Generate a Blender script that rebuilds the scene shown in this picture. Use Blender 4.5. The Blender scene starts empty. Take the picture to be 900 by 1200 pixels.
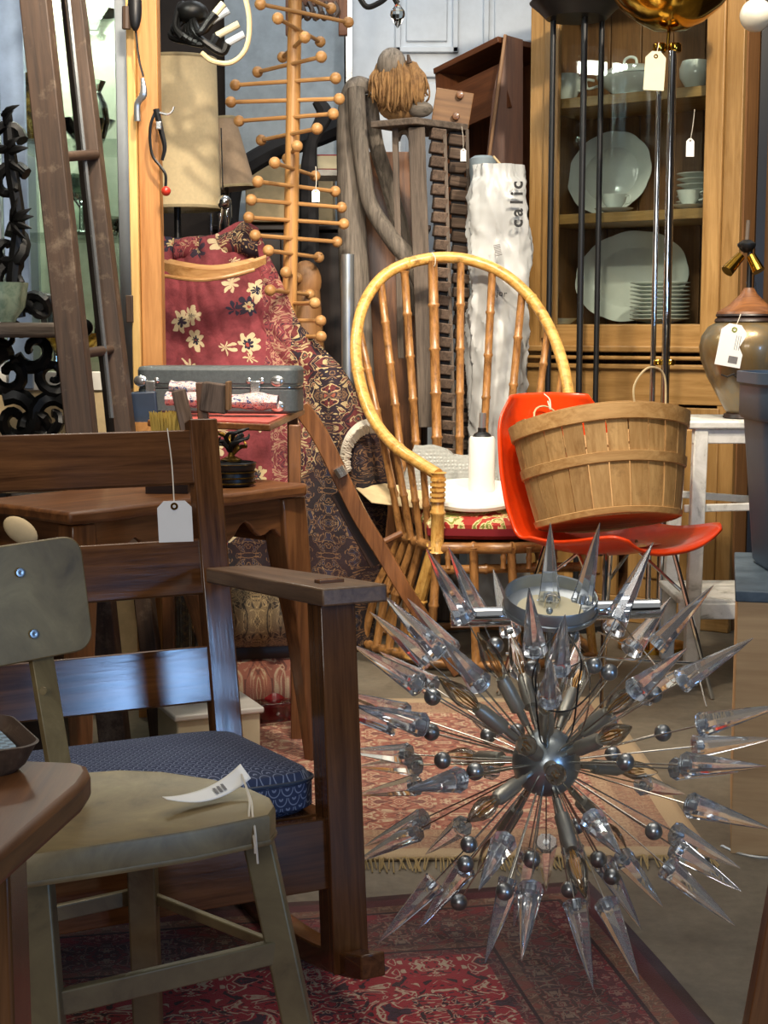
import bpy, bmesh, math, random
from mathutils import Vector, Matrix, Euler, noise
PI = math.pi
R = math.radians
random.seed(7)
SC = bpy.context.scene
COL = SC.collection
# ------------------------------------------------------------------ camera, world, lights
F, CAMZ = 1733.0, 1.0                       # focal length in pixels of the 900x1200 frame, eye height in metres
PITCH = math.atan(210 / F)
cam_data = bpy.data.cameras.new('camera')
cam = bpy.data.objects.new('camera', cam_data)
COL.objects.link(cam)
cam.location = (0, 0, CAMZ)
cam.rotation_euler = (PI / 2 - PITCH, 0, 0)
cam_data.sensor_fit = 'VERTICAL'
cam_data.sensor_height = 24
cam_data.lens = F * 24 / 1200
cam_data.clip_start = 0.05
SC.camera = cam
SC.view_settings.view_transform = 'Standard'
SC.view_settings.look = 'None'
SC.view_settings.gamma = 1
SC.view_settings.use_curve_mapping = False
SC.view_settings.exposure = 0.3
w = bpy.data.worlds.new('shop_air')
SC.world = w
w.use_nodes = True
w.node_tree.nodes['Background'].inputs[0].default_value = (1.0, 0.97, 0.93, 1)
w.node_tree.nodes['Background'].inputs[1].default_value = 0.27

def area(name, loc, target, size, energy, color, sy=None, spread=None):
    d = bpy.data.lights.new(name, 'AREA')
    d.energy = energy; d.color = color; d.size = size
    if sy: d.shape = 'RECTANGLE'; d.size_y = sy
    if spread: d.spread = R(spread)
    o = bpy.data.objects.new(name, d); COL.objects.link(o)
    o.location = loc
    o.rotation_euler = (Vector(target) - Vector(loc)).to_track_quat('-Z', 'Y').to_euler()
    return o
def spot(name, loc, target, energy, color, deg=60, blend=.6, rad=.06):
    d = bpy.data.lights.new(name, 'SPOT')
    d.energy = energy; d.color = color; d.spot_size = R(deg); d.spot_blend = blend; d.shadow_soft_size = rad
    o = bpy.data.objects.new(name, d); COL.objects.link(o)
    o.location = loc
    o.rotation_euler = (Vector(target) - Vector(loc)).to_track_quat('-Z', 'Y').to_euler()
    return o
WARM = (1.0, 0.86, 0.68)
# the shop's warm track spots
spot('track_spot_cabinet', (1.1, 2.9, 2.85), (0.9, 5.2, 1.3), 230, WARM, 62)
spot('track_spot_chairs', (0.2, 2.4, 2.85), (0.45, 4.2, 0.5), 150, WARM, 60)
spot('track_spot_rug', (-0.1, 2.7, 2.85), (-0.55, 4.5, 0.8), 170, WARM, 58)
spot('track_spot_shade', (-0.35, 2.6, 2.05), (-0.72, 5.0, 1.6), 50, WARM, 50)
spot('track_spot_table', (-0.9, 1.9, 2.85), (-0.5, 3.4, 0.7), 55, WARM, 55)
area('ceiling_panel', (0.2, 3.0, 2.95), (0.2, 3.6, 0), 1.6, 30, (1.0, .90, .76))
# daylight of the shop window on the right
area('window_daylight', (2.60, -.95, 1.08), (-0.3, 2.4, 0.5), .50, 26, (0.30, 0.55, 1.0), .60)
area('shop_front_window', (-0.5, -1.55, 1.75), (0.1, 2.6, 0.6), 1.2, 30, (1.0, 0.97, 0.92), .9)
area('rear_door_fill', (-0.1, 5.3, 2.95), (0.0, 6.3, 1.2), 1.0, 9, (0.86, 0.94, 1.0))  # cool fill added overhead to brighten the white door

# ------------------------------------------------------------------ pixel to point
_cp, _sp = math.cos(PITCH), math.sin(PITCH)
def ray(px, py):
    x = (px - 450) / F; y = (600 - py) / F
    return Vector((x, _cp + y * _sp, -_sp + y * _cp))
def P(px, py, D):
    d = ray(px, py); return Vector((0, 0, CAMZ)) + d * (D / d.y)
def G(px, py, z=0.0):
    d = ray(px, py); return Vector((0, 0, CAMZ)) + d * ((z - CAMZ) / d.z)
def PZ(px, z, D):                     # point at depth D and height z under pixel column px
    return Vector(((px - 450) / F * D, D, z)) 

# ------------------------------------------------------------------ object helpers
W = {}
CF = Matrix.Identity(4)
def setF(m=None):
    global CF
    CF = m.copy() if m is not None else Matrix.Identity(4)
def T(x, y=None, z=None):
    return Matrix.Translation(x if y is None else (x, y, z))
def RX(a): return Matrix.Rotation(R(a), 4, 'X')
def RY(a): return Matrix.Rotation(R(a), 4, 'Y')
def RZ(a): return Matrix.Rotation(R(a), 4, 'Z')
def S3(x, y, z): return Matrix.Diagonal((x, y, z, 1))
def frame_from(o, x, up=(0, 0, 1)):
    x = Vector(x).normalized(); up = Vector(up)
    if abs(x.dot(up.normalized())) > .985: up = Vector((0, 1, 0))
    y = up.cross(x).normalized(); z = x.cross(y)
    return Matrix(((x.x, y.x, z.x, o[0]), (x.y, y.y, z.y, o[1]), (x.z, y.z, z.z, o[2]), (0, 0, 0, 1)))
def tag(o, label, cat, group=None):
    o['label'] = label; o['category'] = cat
    if group: o['group'] = group
    return o
def thing(name, label, cat, loc=(0, 0, 0), group=None, M=None):
    o = bpy.data.objects.new(name, None); COL.objects.link(o)
    o.empty_display_size = .05
    m = M if M is not None else T(Vector(loc))
    o.matrix_basis = m; W[o] = m.copy()
    return tag(o, label, cat, group)
class MB:
    def __init__(s): s.v = []; s.f = []; s.uv = None
    def add(s, vs, fs, M=None):
        b = len(s.v)
        if M is not None and M.to_3x3().determinant() < 0: fs = [f[::-1] for f in fs]
        s.v += [tuple(M @ Vector(p)) if M is not None else tuple(p) for p in vs]
        s.f += [tuple(i + b for i in f) for f in fs]
        return s
    def box(s, c, d, M=None):
        x, y, z = d[0] / 2, d[1] / 2, d[2] / 2
        vs = [(c[0] + i * x, c[1] + j * y, c[2] + k * z) for k in (-1, 1) for j in (-1, 1) for i in (-1, 1)]
        return s.add(vs, [(0, 2, 3, 1), (4, 5, 7, 6), (0, 1, 5, 4), (2, 6, 7, 3), (0, 4, 6, 2), (1, 3, 7, 5)], M)
    def prism(s, pts, z0, z1, M=None):
        n = len(pts)
        a = sum(pts[i][0] * pts[(i + 1) % n][1] - pts[(i + 1) % n][0] * pts[i][1] for i in range(n))
        if a < 0: pts = pts[::-1]
        vs = [(p[0], p[1], z0) for p in pts] + [(p[0], p[1], z1) for p in pts]
        fs = [tuple(range(n))[::-1], tuple(range(n, 2 * n))] + [(i, (i + 1) % n, n + (i + 1) % n, n + i) for i in range(n)]
        return s.add(vs, fs, M)
    def loops(s, rings, caps=True, M=None):
        n = len(rings[0]); vs = [p for r in rings for p in r]; fs = []
        for k in range(len(rings) - 1):
            for i in range(n):
                j = (i + 1) % n
                fs.append((k * n + i, k * n + j, (k + 1) * n + j, (k + 1) * n + i))
        if caps:
            fs.append(tuple(range(n))[::-1]); fs.append(tuple((len(rings) - 1) * n + i for i in range(n)))
        return s.add(vs, fs, M)
    def lathe(s, prof, n=24, M=None, caps=True):
        return s.loops([[(r * math.cos(2 * PI * i / n), r * math.sin(2 * PI * i / n), z) for i in range(n)] for r, z in prof], caps, M)
    def tube(s, pts, rad, n=8, M=None, flat=1.0, caps=True):
        pts = [Vector(p) for p in pts]; k = len(pts)
        if not isinstance(rad, (list, tuple)): rad = [rad] * k
        t0 = (pts[1] - pts[0]).normalized()
        a = Vector((0, 0, 1)) if abs(t0.z) < .9 else Vector((0, 1, 0))
        nrm = (a - t0 * a.dot(t0)).normalized(); rings = []
        for i in range(k):
            t = (pts[min(i + 1, k - 1)] - pts[max(i - 1, 0)]).normalized()
            nrm = (nrm - t * nrm.dot(t)).normalized(); b = t.cross(nrm)
            rings.append([tuple(pts[i] + (nrm * math.cos(2 * PI * j / n) + b * (flat * math.sin(2 * PI * j / n))) * rad[i]) for j in range(n)])
        return s.loops(rings, caps, M)
    def sph(s, c, r, n=12, m=8, M=None, sc=(1, 1, 1)):
        pr = [(math.sin(PI * i / m), -math.cos(PI * i / m)) for i in range(1, m)]
        q = T(Vector(c)) @ S3(r * sc[0], r * sc[1], r * sc[2])
        if M is not None: q = M @ q
        k = len(s.v); s.lathe(pr, n, q, caps=False)
        lo = len(s.v); s.v += [tuple(q @ Vector((0, 0, -1))), tuple(q @ Vector((0, 0, 1)))]
        for i in range(n):
            s.f.append((lo, k + (i + 1) % n, k + i)); top = k + (m - 2) * n
            s.f.append((lo + 1, top + i, top + (i + 1) % n))
        return s
    def grid(s, fn, nu, nv, M=None):
        vs = [fn(i / nu, j / nv) for j in range(nv + 1) for i in range(nu + 1)]
        s.uv = [(i / nu, j / nv) for j in range(nv + 1) for i in range(nu + 1)]
        return s.add(vs, [(j * (nu + 1) + i, j * (nu + 1) + i + 1, (j + 1) * (nu + 1) + i + 1, (j + 1) * (nu + 1) + i) for j in range(nv) for i in range(nu)], M)
    def mesh(s, name, mat, sharp=35):
        me = bpy.data.meshes.new(name); me.from_pydata(s.v, [], s.f); me.update()
        if s.uv and len(s.uv) == len(s.v):
            u = me.uv_layers.new(name='UVMap')
            for l in me.loops: u.data[l.index].uv = s.uv[l.vertex_index]
        me.materials.append(mat)
        if sharp:
            me.polygons.foreach_set('use_smooth', [True] * len(me.polygons))
            me.set_sharp_from_angle(angle=R(sharp))
        return me
VAR = {}
def part(name, mb, mat, parent=None, M=None, sharp=35, bevel=0, sub=0, solid=0, kind=None, world=False):
    """link one mesh object; its mesh coordinates are in frame (CF @ M)"""
    if isinstance(mb, MB) and mat.name in VAR and mb.v:          # run the grain along the longest side
        dims = [max(p[i] for p in mb.v) - min(p[i] for p in mb.v) for i in range(3)]
        mat = VAR[mat.name][dims.index(max(dims))]
    me = mb.mesh(name, mat, sharp) if isinstance(mb, MB) else mb
    o = bpy.data.objects.new(name, me); COL.objects.link(o)
    m = CF @ (M if M is not None else Matrix.Identity(4))
    W[o] = m.copy()
    if parent is not None:
        o.parent = parent; o.matrix_basis = W[parent].inverted() @ m
    else: o.matrix_basis = m
    if solid:
        q = o.modifiers.new('solid', 'SOLIDIFY'); q.thickness = solid; q.offset = -1
    if bevel:
        q = o.modifiers.new('bevel', 'BEVEL'); q.width = bevel; q.segments = 2; q.limit_method = 'ANGLE'; q.angle_limit = R(40)
    if sub:
        q = o.modifiers.new('sub', 'SUBSURF'); q.levels = sub; q.render_levels = sub
    if kind: o['kind'] = kind
    return o
def struct(name, mb, mat, **k):
    return part(name, mb, mat, kind='structure', **k)
def bar(name, a, b, w, t, mat, parent=None, up=(0, 0, 1), bevel=.002, roll=0, taper=None):
    """board from a to b; local X runs along it, w is its width (local Y), t its thickness (local Z)"""
    a = Vector(a); b = Vector(b); L = (b - a).length
    M = frame_from((a + b) / 2, b - a, up)
    if roll: M = M @ RX(roll)
    m = MB().box((0, 0, 0), (L, w, t))
    if taper: m.v = [(x, y * (taper if x > 0 else 1), z * (taper if x > 0 else 1)) for x, y, z in m.v]
    return part(name, m, mat, parent, M=M, bevel=bevel)
def rod(name, a, b, r, mat, parent=None, n=10, r2=None):
    a = Vector(a); b = Vector(b); L = (b - a).length
    q = MB().tube([(0, 0, 0), (L, 0, 0)], [r, r2 if r2 is not None else r], n)
    return part(name, q, mat, parent, M=frame_from(a, b - a))
def curve(name, pts, rad, mat, parent=None, n=8, flat=1.0, steps=6, closed=False):
    pts = smooth_pts([Vector(p) for p in pts], steps)
    if isinstance(rad, (list, tuple)):
        k = len(pts); rr = []
        for i in range(k):
            t = i / (k - 1) * (len(rad) - 1); j = min(int(t), len(rad) - 2); rr.append(rad[j] * (1 - t + j) + rad[j + 1] * (t - j))
        rad = rr
    return part(name, MB().tube(pts, rad, n, flat=flat), mat, parent)
def smooth_pts(p, steps=6):
    if len(p) < 3: return p
    out = []
    q = [p[0] * 2 - p[1]] + p + [p[-1] * 2 - p[-2]]
    for i in range(1, len(q) - 2):
        for k in range(steps):
            t = k / steps
            out.append(.5 * ((2 * q[i]) + (-q[i - 1] + q[i + 1]) * t + (2 * q[i - 1] - 5 * q[i] + 4 * q[i + 1] - q[i + 2]) * t * t + (-q[i - 1] + 3 * q[i] - 3 * q[i + 1] + q[i + 2]) * t ** 3))
    out.append(p[-1]); return out
def dup(o, M=None, label=None, group=None, parent=None):
    """copy a thing together with its parts and sub-parts"""
    c = o.copy(); COL.objects.link(c)
    if parent is not None: c.parent = parent
    W[c] = (M if M is not None else W[o]).copy()
    if parent is None: c.matrix_basis = W[c]
    if label: c['label'] = label
    if group: c['group'] = group
    for ch in list(o.children):
        if ch.name in COL.objects: dup_child(ch, c)
    return c
def dup_child(o, par):
    c = o.copy(); COL.objects.link(c); c.parent = par
    W[c] = W[par] @ o.matrix_basis
    for g in list(o.children): dup_child(g, c)
def pack(name, mats, parent=None, **k): pass
def round_poly(w, d, r, n=5):
    out = []
    for cx, cy, a in ((w / 2 - r, d / 2 - r, 0), (-w / 2 + r, d / 2 - r, 90), (-w / 2 + r, -d / 2 + r, 180), (w / 2 - r, -d / 2 + r, 270)):
        for i in range(n + 1):
            t = R(a + 90 * i / n); out.append((cx + r * math.cos(t), cy + r * math.sin(t)))
    return out
def poly_world(pts, t):
    """prism below a list of world points at one height; returns (MB, centre)"""
    c = sum(pts, Vector()) / len(pts)
    return MB().prism([(p.x - c.x, p.y - c.y) for p in pts], -t, 0), c
def text_part(name, s, size, mat, parent, M, depth=.0004, bold=0.0, align='CENTER'):
    cu = bpy.data.curves.new(name, 'FONT'); cu.body = s; cu.size = size; cu.extrude = depth; cu.offset = bold
    cu.align_x = align; cu.align_y = 'CENTER'; cu.resolution_u = 3
    tmp = bpy.data.objects.new('tmp_text', cu)
    me = bpy.data.meshes.new_from_object(tmp)
    bpy.data.objects.remove(tmp)
    me.materials.clear(); me.materials.append(mat)
    return part(name, me, mat, parent, M=M)
# ------------------------------------------------------------------ materials
class NT:
    def __init__(s, name):
        s.m = bpy.data.materials.new(name); s.m.use_nodes = True
        s.t = s.m.node_tree; s.b = s.t.nodes['Principled BSDF']
        s.co = None
    def new(s, ty, **k):
        n = s.t.nodes.new(ty)
        for a, v in k.items(): setattr(n, a, v)
        return n
    def link(s, a, b): s.t.links.new(a, b)
    def put(s, sock, v):
        if hasattr(v, 'is_output'): s.link(v, sock)
        elif v is not None: sock.default_value = v
    def math(s, op, a, b=None, c=None):
        n = s.new('ShaderNodeMath', operation=op)
        s.put(n.inputs[0], a)
        if b is not None: s.put(n.inputs[1], b)
        if c is not None: s.put(n.inputs[2], c)
        return n.outputs[0]
    def coords(s, kind='Object', scale=(1, 1, 1), rnd=True, loc=(0, 0, 0)):
        tc = s.new('ShaderNodeTexCoord').outputs[kind]
        if rnd:
            oi = s.new('ShaderNodeObjectInfo').outputs['Random']
            v = s.new('ShaderNodeVectorMath', operation='ADD'); s.link(tc, v.inputs[0])
            c = s.new('ShaderNodeCombineXYZ'); q = s.math('MULTIPLY', oi, 13.0)
            for i in range(3): s.link(q, c.inputs[i])
            s.link(c.outputs[0], v.inputs[1]); tc = v.outputs[0]
        mp = s.new('ShaderNodeMapping'); s.link(tc, mp.inputs[0]); mp.inputs['Scale'].default_value = scale; mp.inputs['Location'].default_value = loc
        return mp.outputs[0]
    def noise(s, vec, scale=5, detail=5, rough=.6, dist=0):
        n = s.new('ShaderNodeTexNoise'); s.link(vec, n.inputs['Vector'])
        n.inputs['Scale'].default_value = scale; n.inputs['Detail'].default_value = detail
        n.inputs['Roughness'].default_value = rough; n.inputs['Distortion'].default_value = dist
        return n.outputs['Fac']
    def voro(s, vec, scale=5, rnd=1.0, feature='F1', out='Distance'):
        n = s.new('ShaderNodeTexVoronoi', feature=feature); s.link(vec, n.inputs['Vector'])
        n.inputs['Scale'].default_value = scale; n.inputs['Randomness'].default_value = rnd
        return n.outputs[out]
    def ramp(s, fac, stops, interp='LINEAR'):
        n = s.new('ShaderNodeValToRGB'); n.color_ramp.interpolation = interp; s.link(fac, n.inputs[0])
        e = n.color_ramp.elements
        while len(e) < len(stops): e.new(.5)
        for i, (p, c) in enumerate(stops):
            e[i].position = p; e[i].color = (*c, 1) if not isinstance(c, (int, float)) else (c, c, c, 1)
        return n.outputs[0]
    def mix(s, fac, a, b, blend='MIX'):
        n = s.new('ShaderNodeMix', data_type='RGBA', blend_type=blend)
        s.put(n.inputs[0], fac)
        s.put(n.inputs[6], (*a, 1) if isinstance(a, tuple) and len(a) == 3 else a)
        s.put(n.inputs[7], (*b, 1) if isinstance(b, tuple) and len(b) == 3 else b)
        return n.outputs[2]
    def bump(s, h, strength=.2, dist=.01):
        n = s.new('ShaderNodeBump'); n.inputs['Strength'].default_value = strength; n.inputs['Distance'].default_value = dist
        s.link(h, n.inputs['Height']); s.link(n.outputs[0], s.b.inputs['Normal'])
    def set(s, color=None, rough=None, metal=None, **k):
        if color is not None: s.put(s.b.inputs['Base Color'], (*color, 1) if isinstance(color, tuple) and len(color) == 3 else color)
        if rough is not None: s.put(s.b.inputs['Roughness'], rough)
        if metal is not None: s.b.inputs['Metallic'].default_value = metal
        for a, v in k.items(): s.put(s.b.inputs[a.replace('_', ' ')], v)
        return s.m
def hexc(h):
    h = h.lstrip('#'); return tuple(((int(h[i:i + 2], 16) / 255 + .055) / 1.055) ** 2.4 if int(h[i:i + 2], 16) > 10 else int(h[i:i + 2], 16) / 3294.6 for i in (0, 2, 4))
def wood(name, *a, **k):
    vs = [wood1(name + {'X': '', 'Y': '_across', 'Z': '_upright'}[ax], *a, axis=ax, **{q: r for q, r in k.items() if q != 'axis'}) for ax in 'XYZ']
    for m in vs: VAR[m.name] = vs
    return vs[0]
def wood1(name, dark, light, sc=1.0, rough=.4, bump=.12, axis='X', wear=None, coat=0):
    n = NT(name); k = 16.0
    s = {'X': (1.1, k, k), 'Y': (k, 1.1, k), 'Z': (k, k, 1.1)}[axis]
    v = n.coords(scale=tuple(q * sc for q in s))
    g = n.noise(v, 3.2, 7, .62, .9)
    g2 = n.noise(v, 14, 3, .6, .3)
    h = n.math('ADD', n.math('MULTIPLY', g, .75), n.math('MULTIPLY', g2, .25))
    c = n.ramp(h, [(.32, hexc(dark)), (.5, tuple((a + b) / 2 for a, b in zip(hexc(dark), hexc(light)))), (.68, hexc(light))])
    lo = n.noise(n.coords(scale=(1, 1, 1)), 5, 3, .5)
    c = n.mix(n.ramp(lo, [(.35, 0.0), (.7, .35)]), c, hexc(dark))
    if wear:
        wv = n.noise(n.coords(scale=(1, 1, 1)), 16, 6, .7)
        c = n.mix(n.ramp(wv, [(.55, 0.0), (.72, .8)]), c, hexc(wear))
    hsv = n.new('ShaderNodeHueSaturation'); n.link(c, hsv.inputs['Color'])
    n.link(n.math('ADD', .86, n.math('MULTIPLY', n.new('ShaderNodeObjectInfo').outputs['Random'], .28)), hsv.inputs['Value']); c = hsv.outputs[0]
    n.bump(h, bump, .004)
    n.set(c, n.ramp(lo, [(.3, max(rough - .03, .05)), (.7, rough + .05)]))
    if coat: n.set(Coat_Weight=coat, Coat_Roughness=.15)
    return n.m
def plain(name, col, rough=.5, metal=0, var=.12, nscale=20, bump=0, bscale=60, **k):
    n = NT(name); c = hexc(col)
    f = n.noise(n.coords(), nscale, 4, .6)
    n.set(n.mix(n.ramp(f, [(.35, 0.0), (.7, 1.0)]), tuple(x * (1 - var) for x in c), tuple(min(1, x * (1 + var)) for x in c)), rough, metal, **k)
    if bump: n.bump(n.noise(n.coords(), bscale, 4, .6), bump, .003)
    return n.m
def glassy(name, tint=(1, 1, 1), rough=.02, ior=1.45, bump=0, bscale=20):
    n = NT(name); n.set(tint, rough, 0, Transmission_Weight=1.0, IOR=ior)
    if bump: n.bump(n.noise(n.coords(), bscale, 3, .6), bump, .003)
    return n.m
def patchy(name, stops, scale=12, rough=.6, metal=0, detail=6, dist=.5, bump=.15, stretch=(1, 1, 1)):
    n = NT(name); h = n.noise(n.coords(scale=stretch), scale, detail, .65, dist)
    n.set(n.ramp(h, [(p, hexc(c)) for p, c in stops]), rough, metal); n.bump(h, bump, .004); return n.m

M = {}
M['mission'] = wood('dark_mission_oak', '#3a2212', '#7c5230', .9, .13, .05, coat=.0)
M['mission_arm'] = wood('worn_mission_oak', '#4a3426', '#8a6d52', .9, .42, .1)
M['walnut'] = wood('walnut', '#4b2c17', '#94623a', .8, .35, .08, coat=.3)
M['table_edge'] = wood('worn_brown_table', '#4a2a16', '#8e5c32', .8, .42, .08, coat=.1)
M['pine'] = wood('honey_pine', '#a06c34', '#cf985a', .8, .45, .06)
M['pine_v'] = wood('honey_pine_upright', '#92602e', '#c48e54', .8, .45, .06)
M['pine_lit'] = wood('lit_pine_edge', '#c09450', '#ecc883', .8, .45, .06)  # paler tone paints in the light on the post's left edge
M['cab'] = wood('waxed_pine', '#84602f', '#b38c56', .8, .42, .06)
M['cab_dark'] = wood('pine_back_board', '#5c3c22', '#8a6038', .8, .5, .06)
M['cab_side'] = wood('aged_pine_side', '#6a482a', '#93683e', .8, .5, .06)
M['ply'] = wood('birch_plywood', '#b48d60', '#dcb685', .45, .55, .03)
M['birch'] = wood('turned_beech', '#9c6e3e', '#d2a268', 1.2, .4, .05)
M['birch_z'] = wood('turned_beech_pole', '#94673a', '#cb9a5c', 1.0, .4, .05)
M['blond'] = wood('blond_bentwood', '#9c6a38', '#dcae74', .9, .35, .05, coat=.3)
M['drift'] = wood('weathered_grey_wood', '#3f3a34', '#958a7d', 1.3, .8, .4, axis='Z')
M['drift_x'] = wood('weathered_grey_board', '#3a322c', '#7d6f62', 1.3, .8, .35)
M['drift_block'] = wood('weathered_brown_block', '#3e3128', '#857060', 1.6, .8, .35)
M['ladder'] = wood('old_brown_timber', '#2c2018', '#5b4433', .7, .6, .2, wear='#7b6a57')
M['crate_wood'] = wood('brown_case_wood', '#4a2815', '#7c4b2b', .7, .45, .08)
M['crate_edge'] = wood('pale_case_edge', '#6e4a28', '#9c7246', .7, .5, .08)
M['stave'] = wood('split_basket_wood', '#9c7340', '#d6b078', .75, .65, .12, wear='#8a683e')
M['hoop'] = wood('basket_hoop_wood', '#a87a44', '#dfb67c', .75, .6, .12)
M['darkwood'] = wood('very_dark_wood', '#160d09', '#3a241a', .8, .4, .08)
M['floor_plank'] = wood('grey_floor_board', '#5c5346', '#857a69', .35, .6, .1, wear='#6a6152')
M['black'] = plain('black_lacquer', '#17181a', .38)
M['black_iron'] = plain('black_painted_iron', '#141414', .42, .3, bump=.15)
M['blackmat'] = plain('black_cloth', '#121216', .85)
M['chrome'] = plain('chrome', '#d8dde2', .09, 1, var=.02)
M['alu'] = plain('brushed_aluminium', '#b6bdc2', .35, .85, var=.05)
M['hub'] = plain('gunmetal_hub', '#a9b2b7', .3, .85, var=.05)
M['ball'] = plain('gunmetal_ball', '#a9adb0', .3, .9, var=.05)
M['steelrod'] = plain('steel_rod', '#cfcbc0', .25, 1, var=.05)
M['socket'] = plain('pewter_socket', '#b0aea4', .38, .75, var=.06)
M['brass'] = plain('polished_brass', '#c99a3c', .12, 1, var=.08)
M['gold'] = patchy('tarnished_gilt', [(.35, '#2a1e0e'), (.55, '#8c6a28'), (.7, '#e0c070')], 40, .3, .9)
M['silver'] = plain('bright_silver_plate', '#d9dcdc', .18, .9)
M['porcelain'] = plain('white_porcelain', '#dcdfd8', .12, var=.03, Coat_Weight=.5)
M['white'] = plain('white_enamel', '#e8e6de', .35, var=.04)
M['white_paint'] = patchy('chipped_white_paint', [(.3, '#8d8a80'), (.42, '#d2d0c6'), (.6, '#e9e7df')], 14, .5, bump=.1)
M['door_white'] = plain('cool_white_door_paint', '#c5ccd3', .5, var=.05)
M['cream'] = plain('cream_linen_shade', '#dfcba0', .85, var=.05, nscale=90, bump=.12, bscale=260)
M['taupe'] = plain('taupe_linen_shade', '#a08a72', .85, var=.08, nscale=90, bump=.12, bscale=260)
M['trim_beige'] = plain('beige_ribbon', '#a99a78', .8)
M['glass'] = glassy('clear_glass', (.93, .97, .95), .01, 1.45)
M['frost'] = NT('frosted_glass_bulb').set(hexc('#e8e2cf'), .25, 0, Transmission_Weight=.25)
def clearpane(name, tint=(.93, .97, .95), refl=1.0):
    n = NT(name); t = n.t
    tr = n.new('ShaderNodeBsdfTransparent'); tr.inputs[0].default_value = (*tint, 1)
    gl_ = n.new('ShaderNodeBsdfGlossy'); gl_.inputs['Roughness'].default_value = .02
    fr = n.new('ShaderNodeFresnel'); fr.inputs[0].default_value = 1.45
    mx = n.new('ShaderNodeMixShader'); n.link(n.math('MULTIPLY', fr.outputs[0], refl), mx.inputs[0]); n.link(tr.outputs[0], mx.inputs[1]); n.link(gl_.outputs[0], mx.inputs[2])
    n.link(mx.outputs[0], t.nodes['Material Output'].inputs[0]); return n.m
M['pane'] = clearpane('window_pane_glass', refl=.5)
M['ware'] = clearpane('thin_glassware', (.88, .93, .90), 2.2)
M['lucite'] = NT('clear_acrylic').set((.88, .93, 1.0), .03, 0, Transmission_Weight=.93, IOR=1.45)
M['bulbglass'] = clearpane('bulb_glass', (.97, .96, .92), .9)
M['filament'] = plain('filament', '#cf9f58', .3, .8)
M['orange'] = plain('orange_fibreglass', '#e2400f', .28, var=.06, nscale=60, Coat_Weight=.3)
M['bin'] = plain('slate_blue_plastic', '#56687c', .42, var=.05)
M['bin_lid'] = patchy('dusty_blue_board', [(.35, '#3b4a56'), (.6, '#5b6a76')], 8, .6)
M['paper'] = plain('white_card', '#e9e8e4', .7, var=.02)
M['manila'] = plain('aged_cream_card', '#d9cfae', .7, var=.05)
M['string'] = plain('white_cotton_string', '#d6cdbd', .8)
M['ink'] = plain('black_ink', '#161616', .6)
M['grey_ink'] = plain('grey_ink', '#6f6d6c', .7)
M['kraft'] = plain('cream_cardboard', '#cdb68c', .8)
M['bagplastic'] = NT('white_poly_bag').set(hexc('#b3b5b4'), .38, 0)
M['bubble'] = NT('bubble_wrap')
_n = M['bubble']; _h = _n.voro(_n.coords(rnd=False), 85, .25, 'SMOOTH_F1')
_n.bump(_n.math('SUBTRACT', 1.0, _h), .8, .006); M['bubble'] = _n.set(hexc('#b9bcb8'), .16, 0, Transmission_Weight=.35, IOR=1.35)
M['tubegrey'] = plain('grey_roll', '#7d8a91', .6)
M['green_glaze'] = patchy('celadon_glaze', [(.35, '#7f9a86'), (.6, '#b0c4ac')], 30, .25, bump=.4)
M['navy'] = plain('navy_vinyl', '#27354a', .5)
M['olive'] = patchy('worn_olive_enamel', [(.28, '#4a3e2a'), (.42, '#6f5f40'), (.62, '#83734f'), (.74, '#93835c')], 11, .42, .15, 8, .6, .1)
M['olive_v'] = patchy('worn_olive_leg_enamel', [(.28, '#4a4232'), (.45, '#695e44'), (.7, '#7a6f50')], 9, .42, .2, 8, .6, .1)
M['rivet'] = plain('bare_steel_rivet', '#a9aaac', .3, .9)
M['casegrey'] = plain('black_case_vinyl', '#4d5456', .5, var=.15, nscale=150, bump=.2, bscale=300)
M['pink'] = patchy('red_vinyl_table_top', [(.3, '#a8453c'), (.6, '#c9645a')], 30, .4, 0, 6, .5, .05)
M['raffia'] = patchy('raffia_strand', [(.3, '#64462a'), (.6, '#a07a4c')], 30, .8)
M['bristle'] = plain('straw_bristle', '#c9a94e', .8)
M['bamboo_lite'] = None
def bamboo(name, dark, light):
    n = NT(name)
    v = n.coords(scale=(6, 18, 18)); h = n.noise(v, 4, 5, .65, .5)
    band = n.noise(n.coords(scale=(1, 1, 1)), 26, 4, .75)
    c = n.ramp(h, [(.3, hexc(dark)), (.62, hexc(light))])
    c = n.mix(n.ramp(band, [(.55, 0.0), (.72, .75)]), c, hexc('#3e2410'))
    n.set(c, .33, Coat_Weight=.2); n.bump(h, .1, .003); return n.m
M['bamboo'] = bamboo('golden_rattan', '#b17a32', '#dfb263')
M['bamboo_dk'] = bamboo('scorched_bamboo', '#6c4724', '#ad7c48')
M['urn'] = None
_n = NT('bronze_urn_glaze'); _v = _n.coords(scale=(1, 1, .7), rnd=False)
_a = _n.noise(_v, 7, 7, .7, .6)
_n.set(_n.ramp(_a, [(.3, hexc('#3e2f1e')), (.45, hexc('#7d6844')), (.58, hexc('#6e6654')), (.72, hexc('#b08a4a'))]), .3, .35, Coat_Weight=.4)
_n.bump(_n.noise(_v, 60, 4), .15, .003); M['urn'] = _n.m
_n = NT('concrete_floor'); _v = _n.coords(rnd=False); _a = _n.noise(_v, 2.5, 8, .65, .3); _b = _n.noise(_v, 40, 5, .7)
_n.set(_n.mix(.3, _n.ramp(_a, [(.3, hexc('#4f483e')), (.5, hexc('#6b6356')), (.7, hexc('#857c6c'))]), _n.ramp(_b, [(.3, hexc('#4a4439')), (.7, hexc('#8a8272'))])), .5); _n.bump(_b, .12, .004); M['floor'] = _n.m
M['wall'] = patchy('dim_brown_wall', [(.3, '#241d19'), (.6, '#3a302a')], 3, .8)
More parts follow.
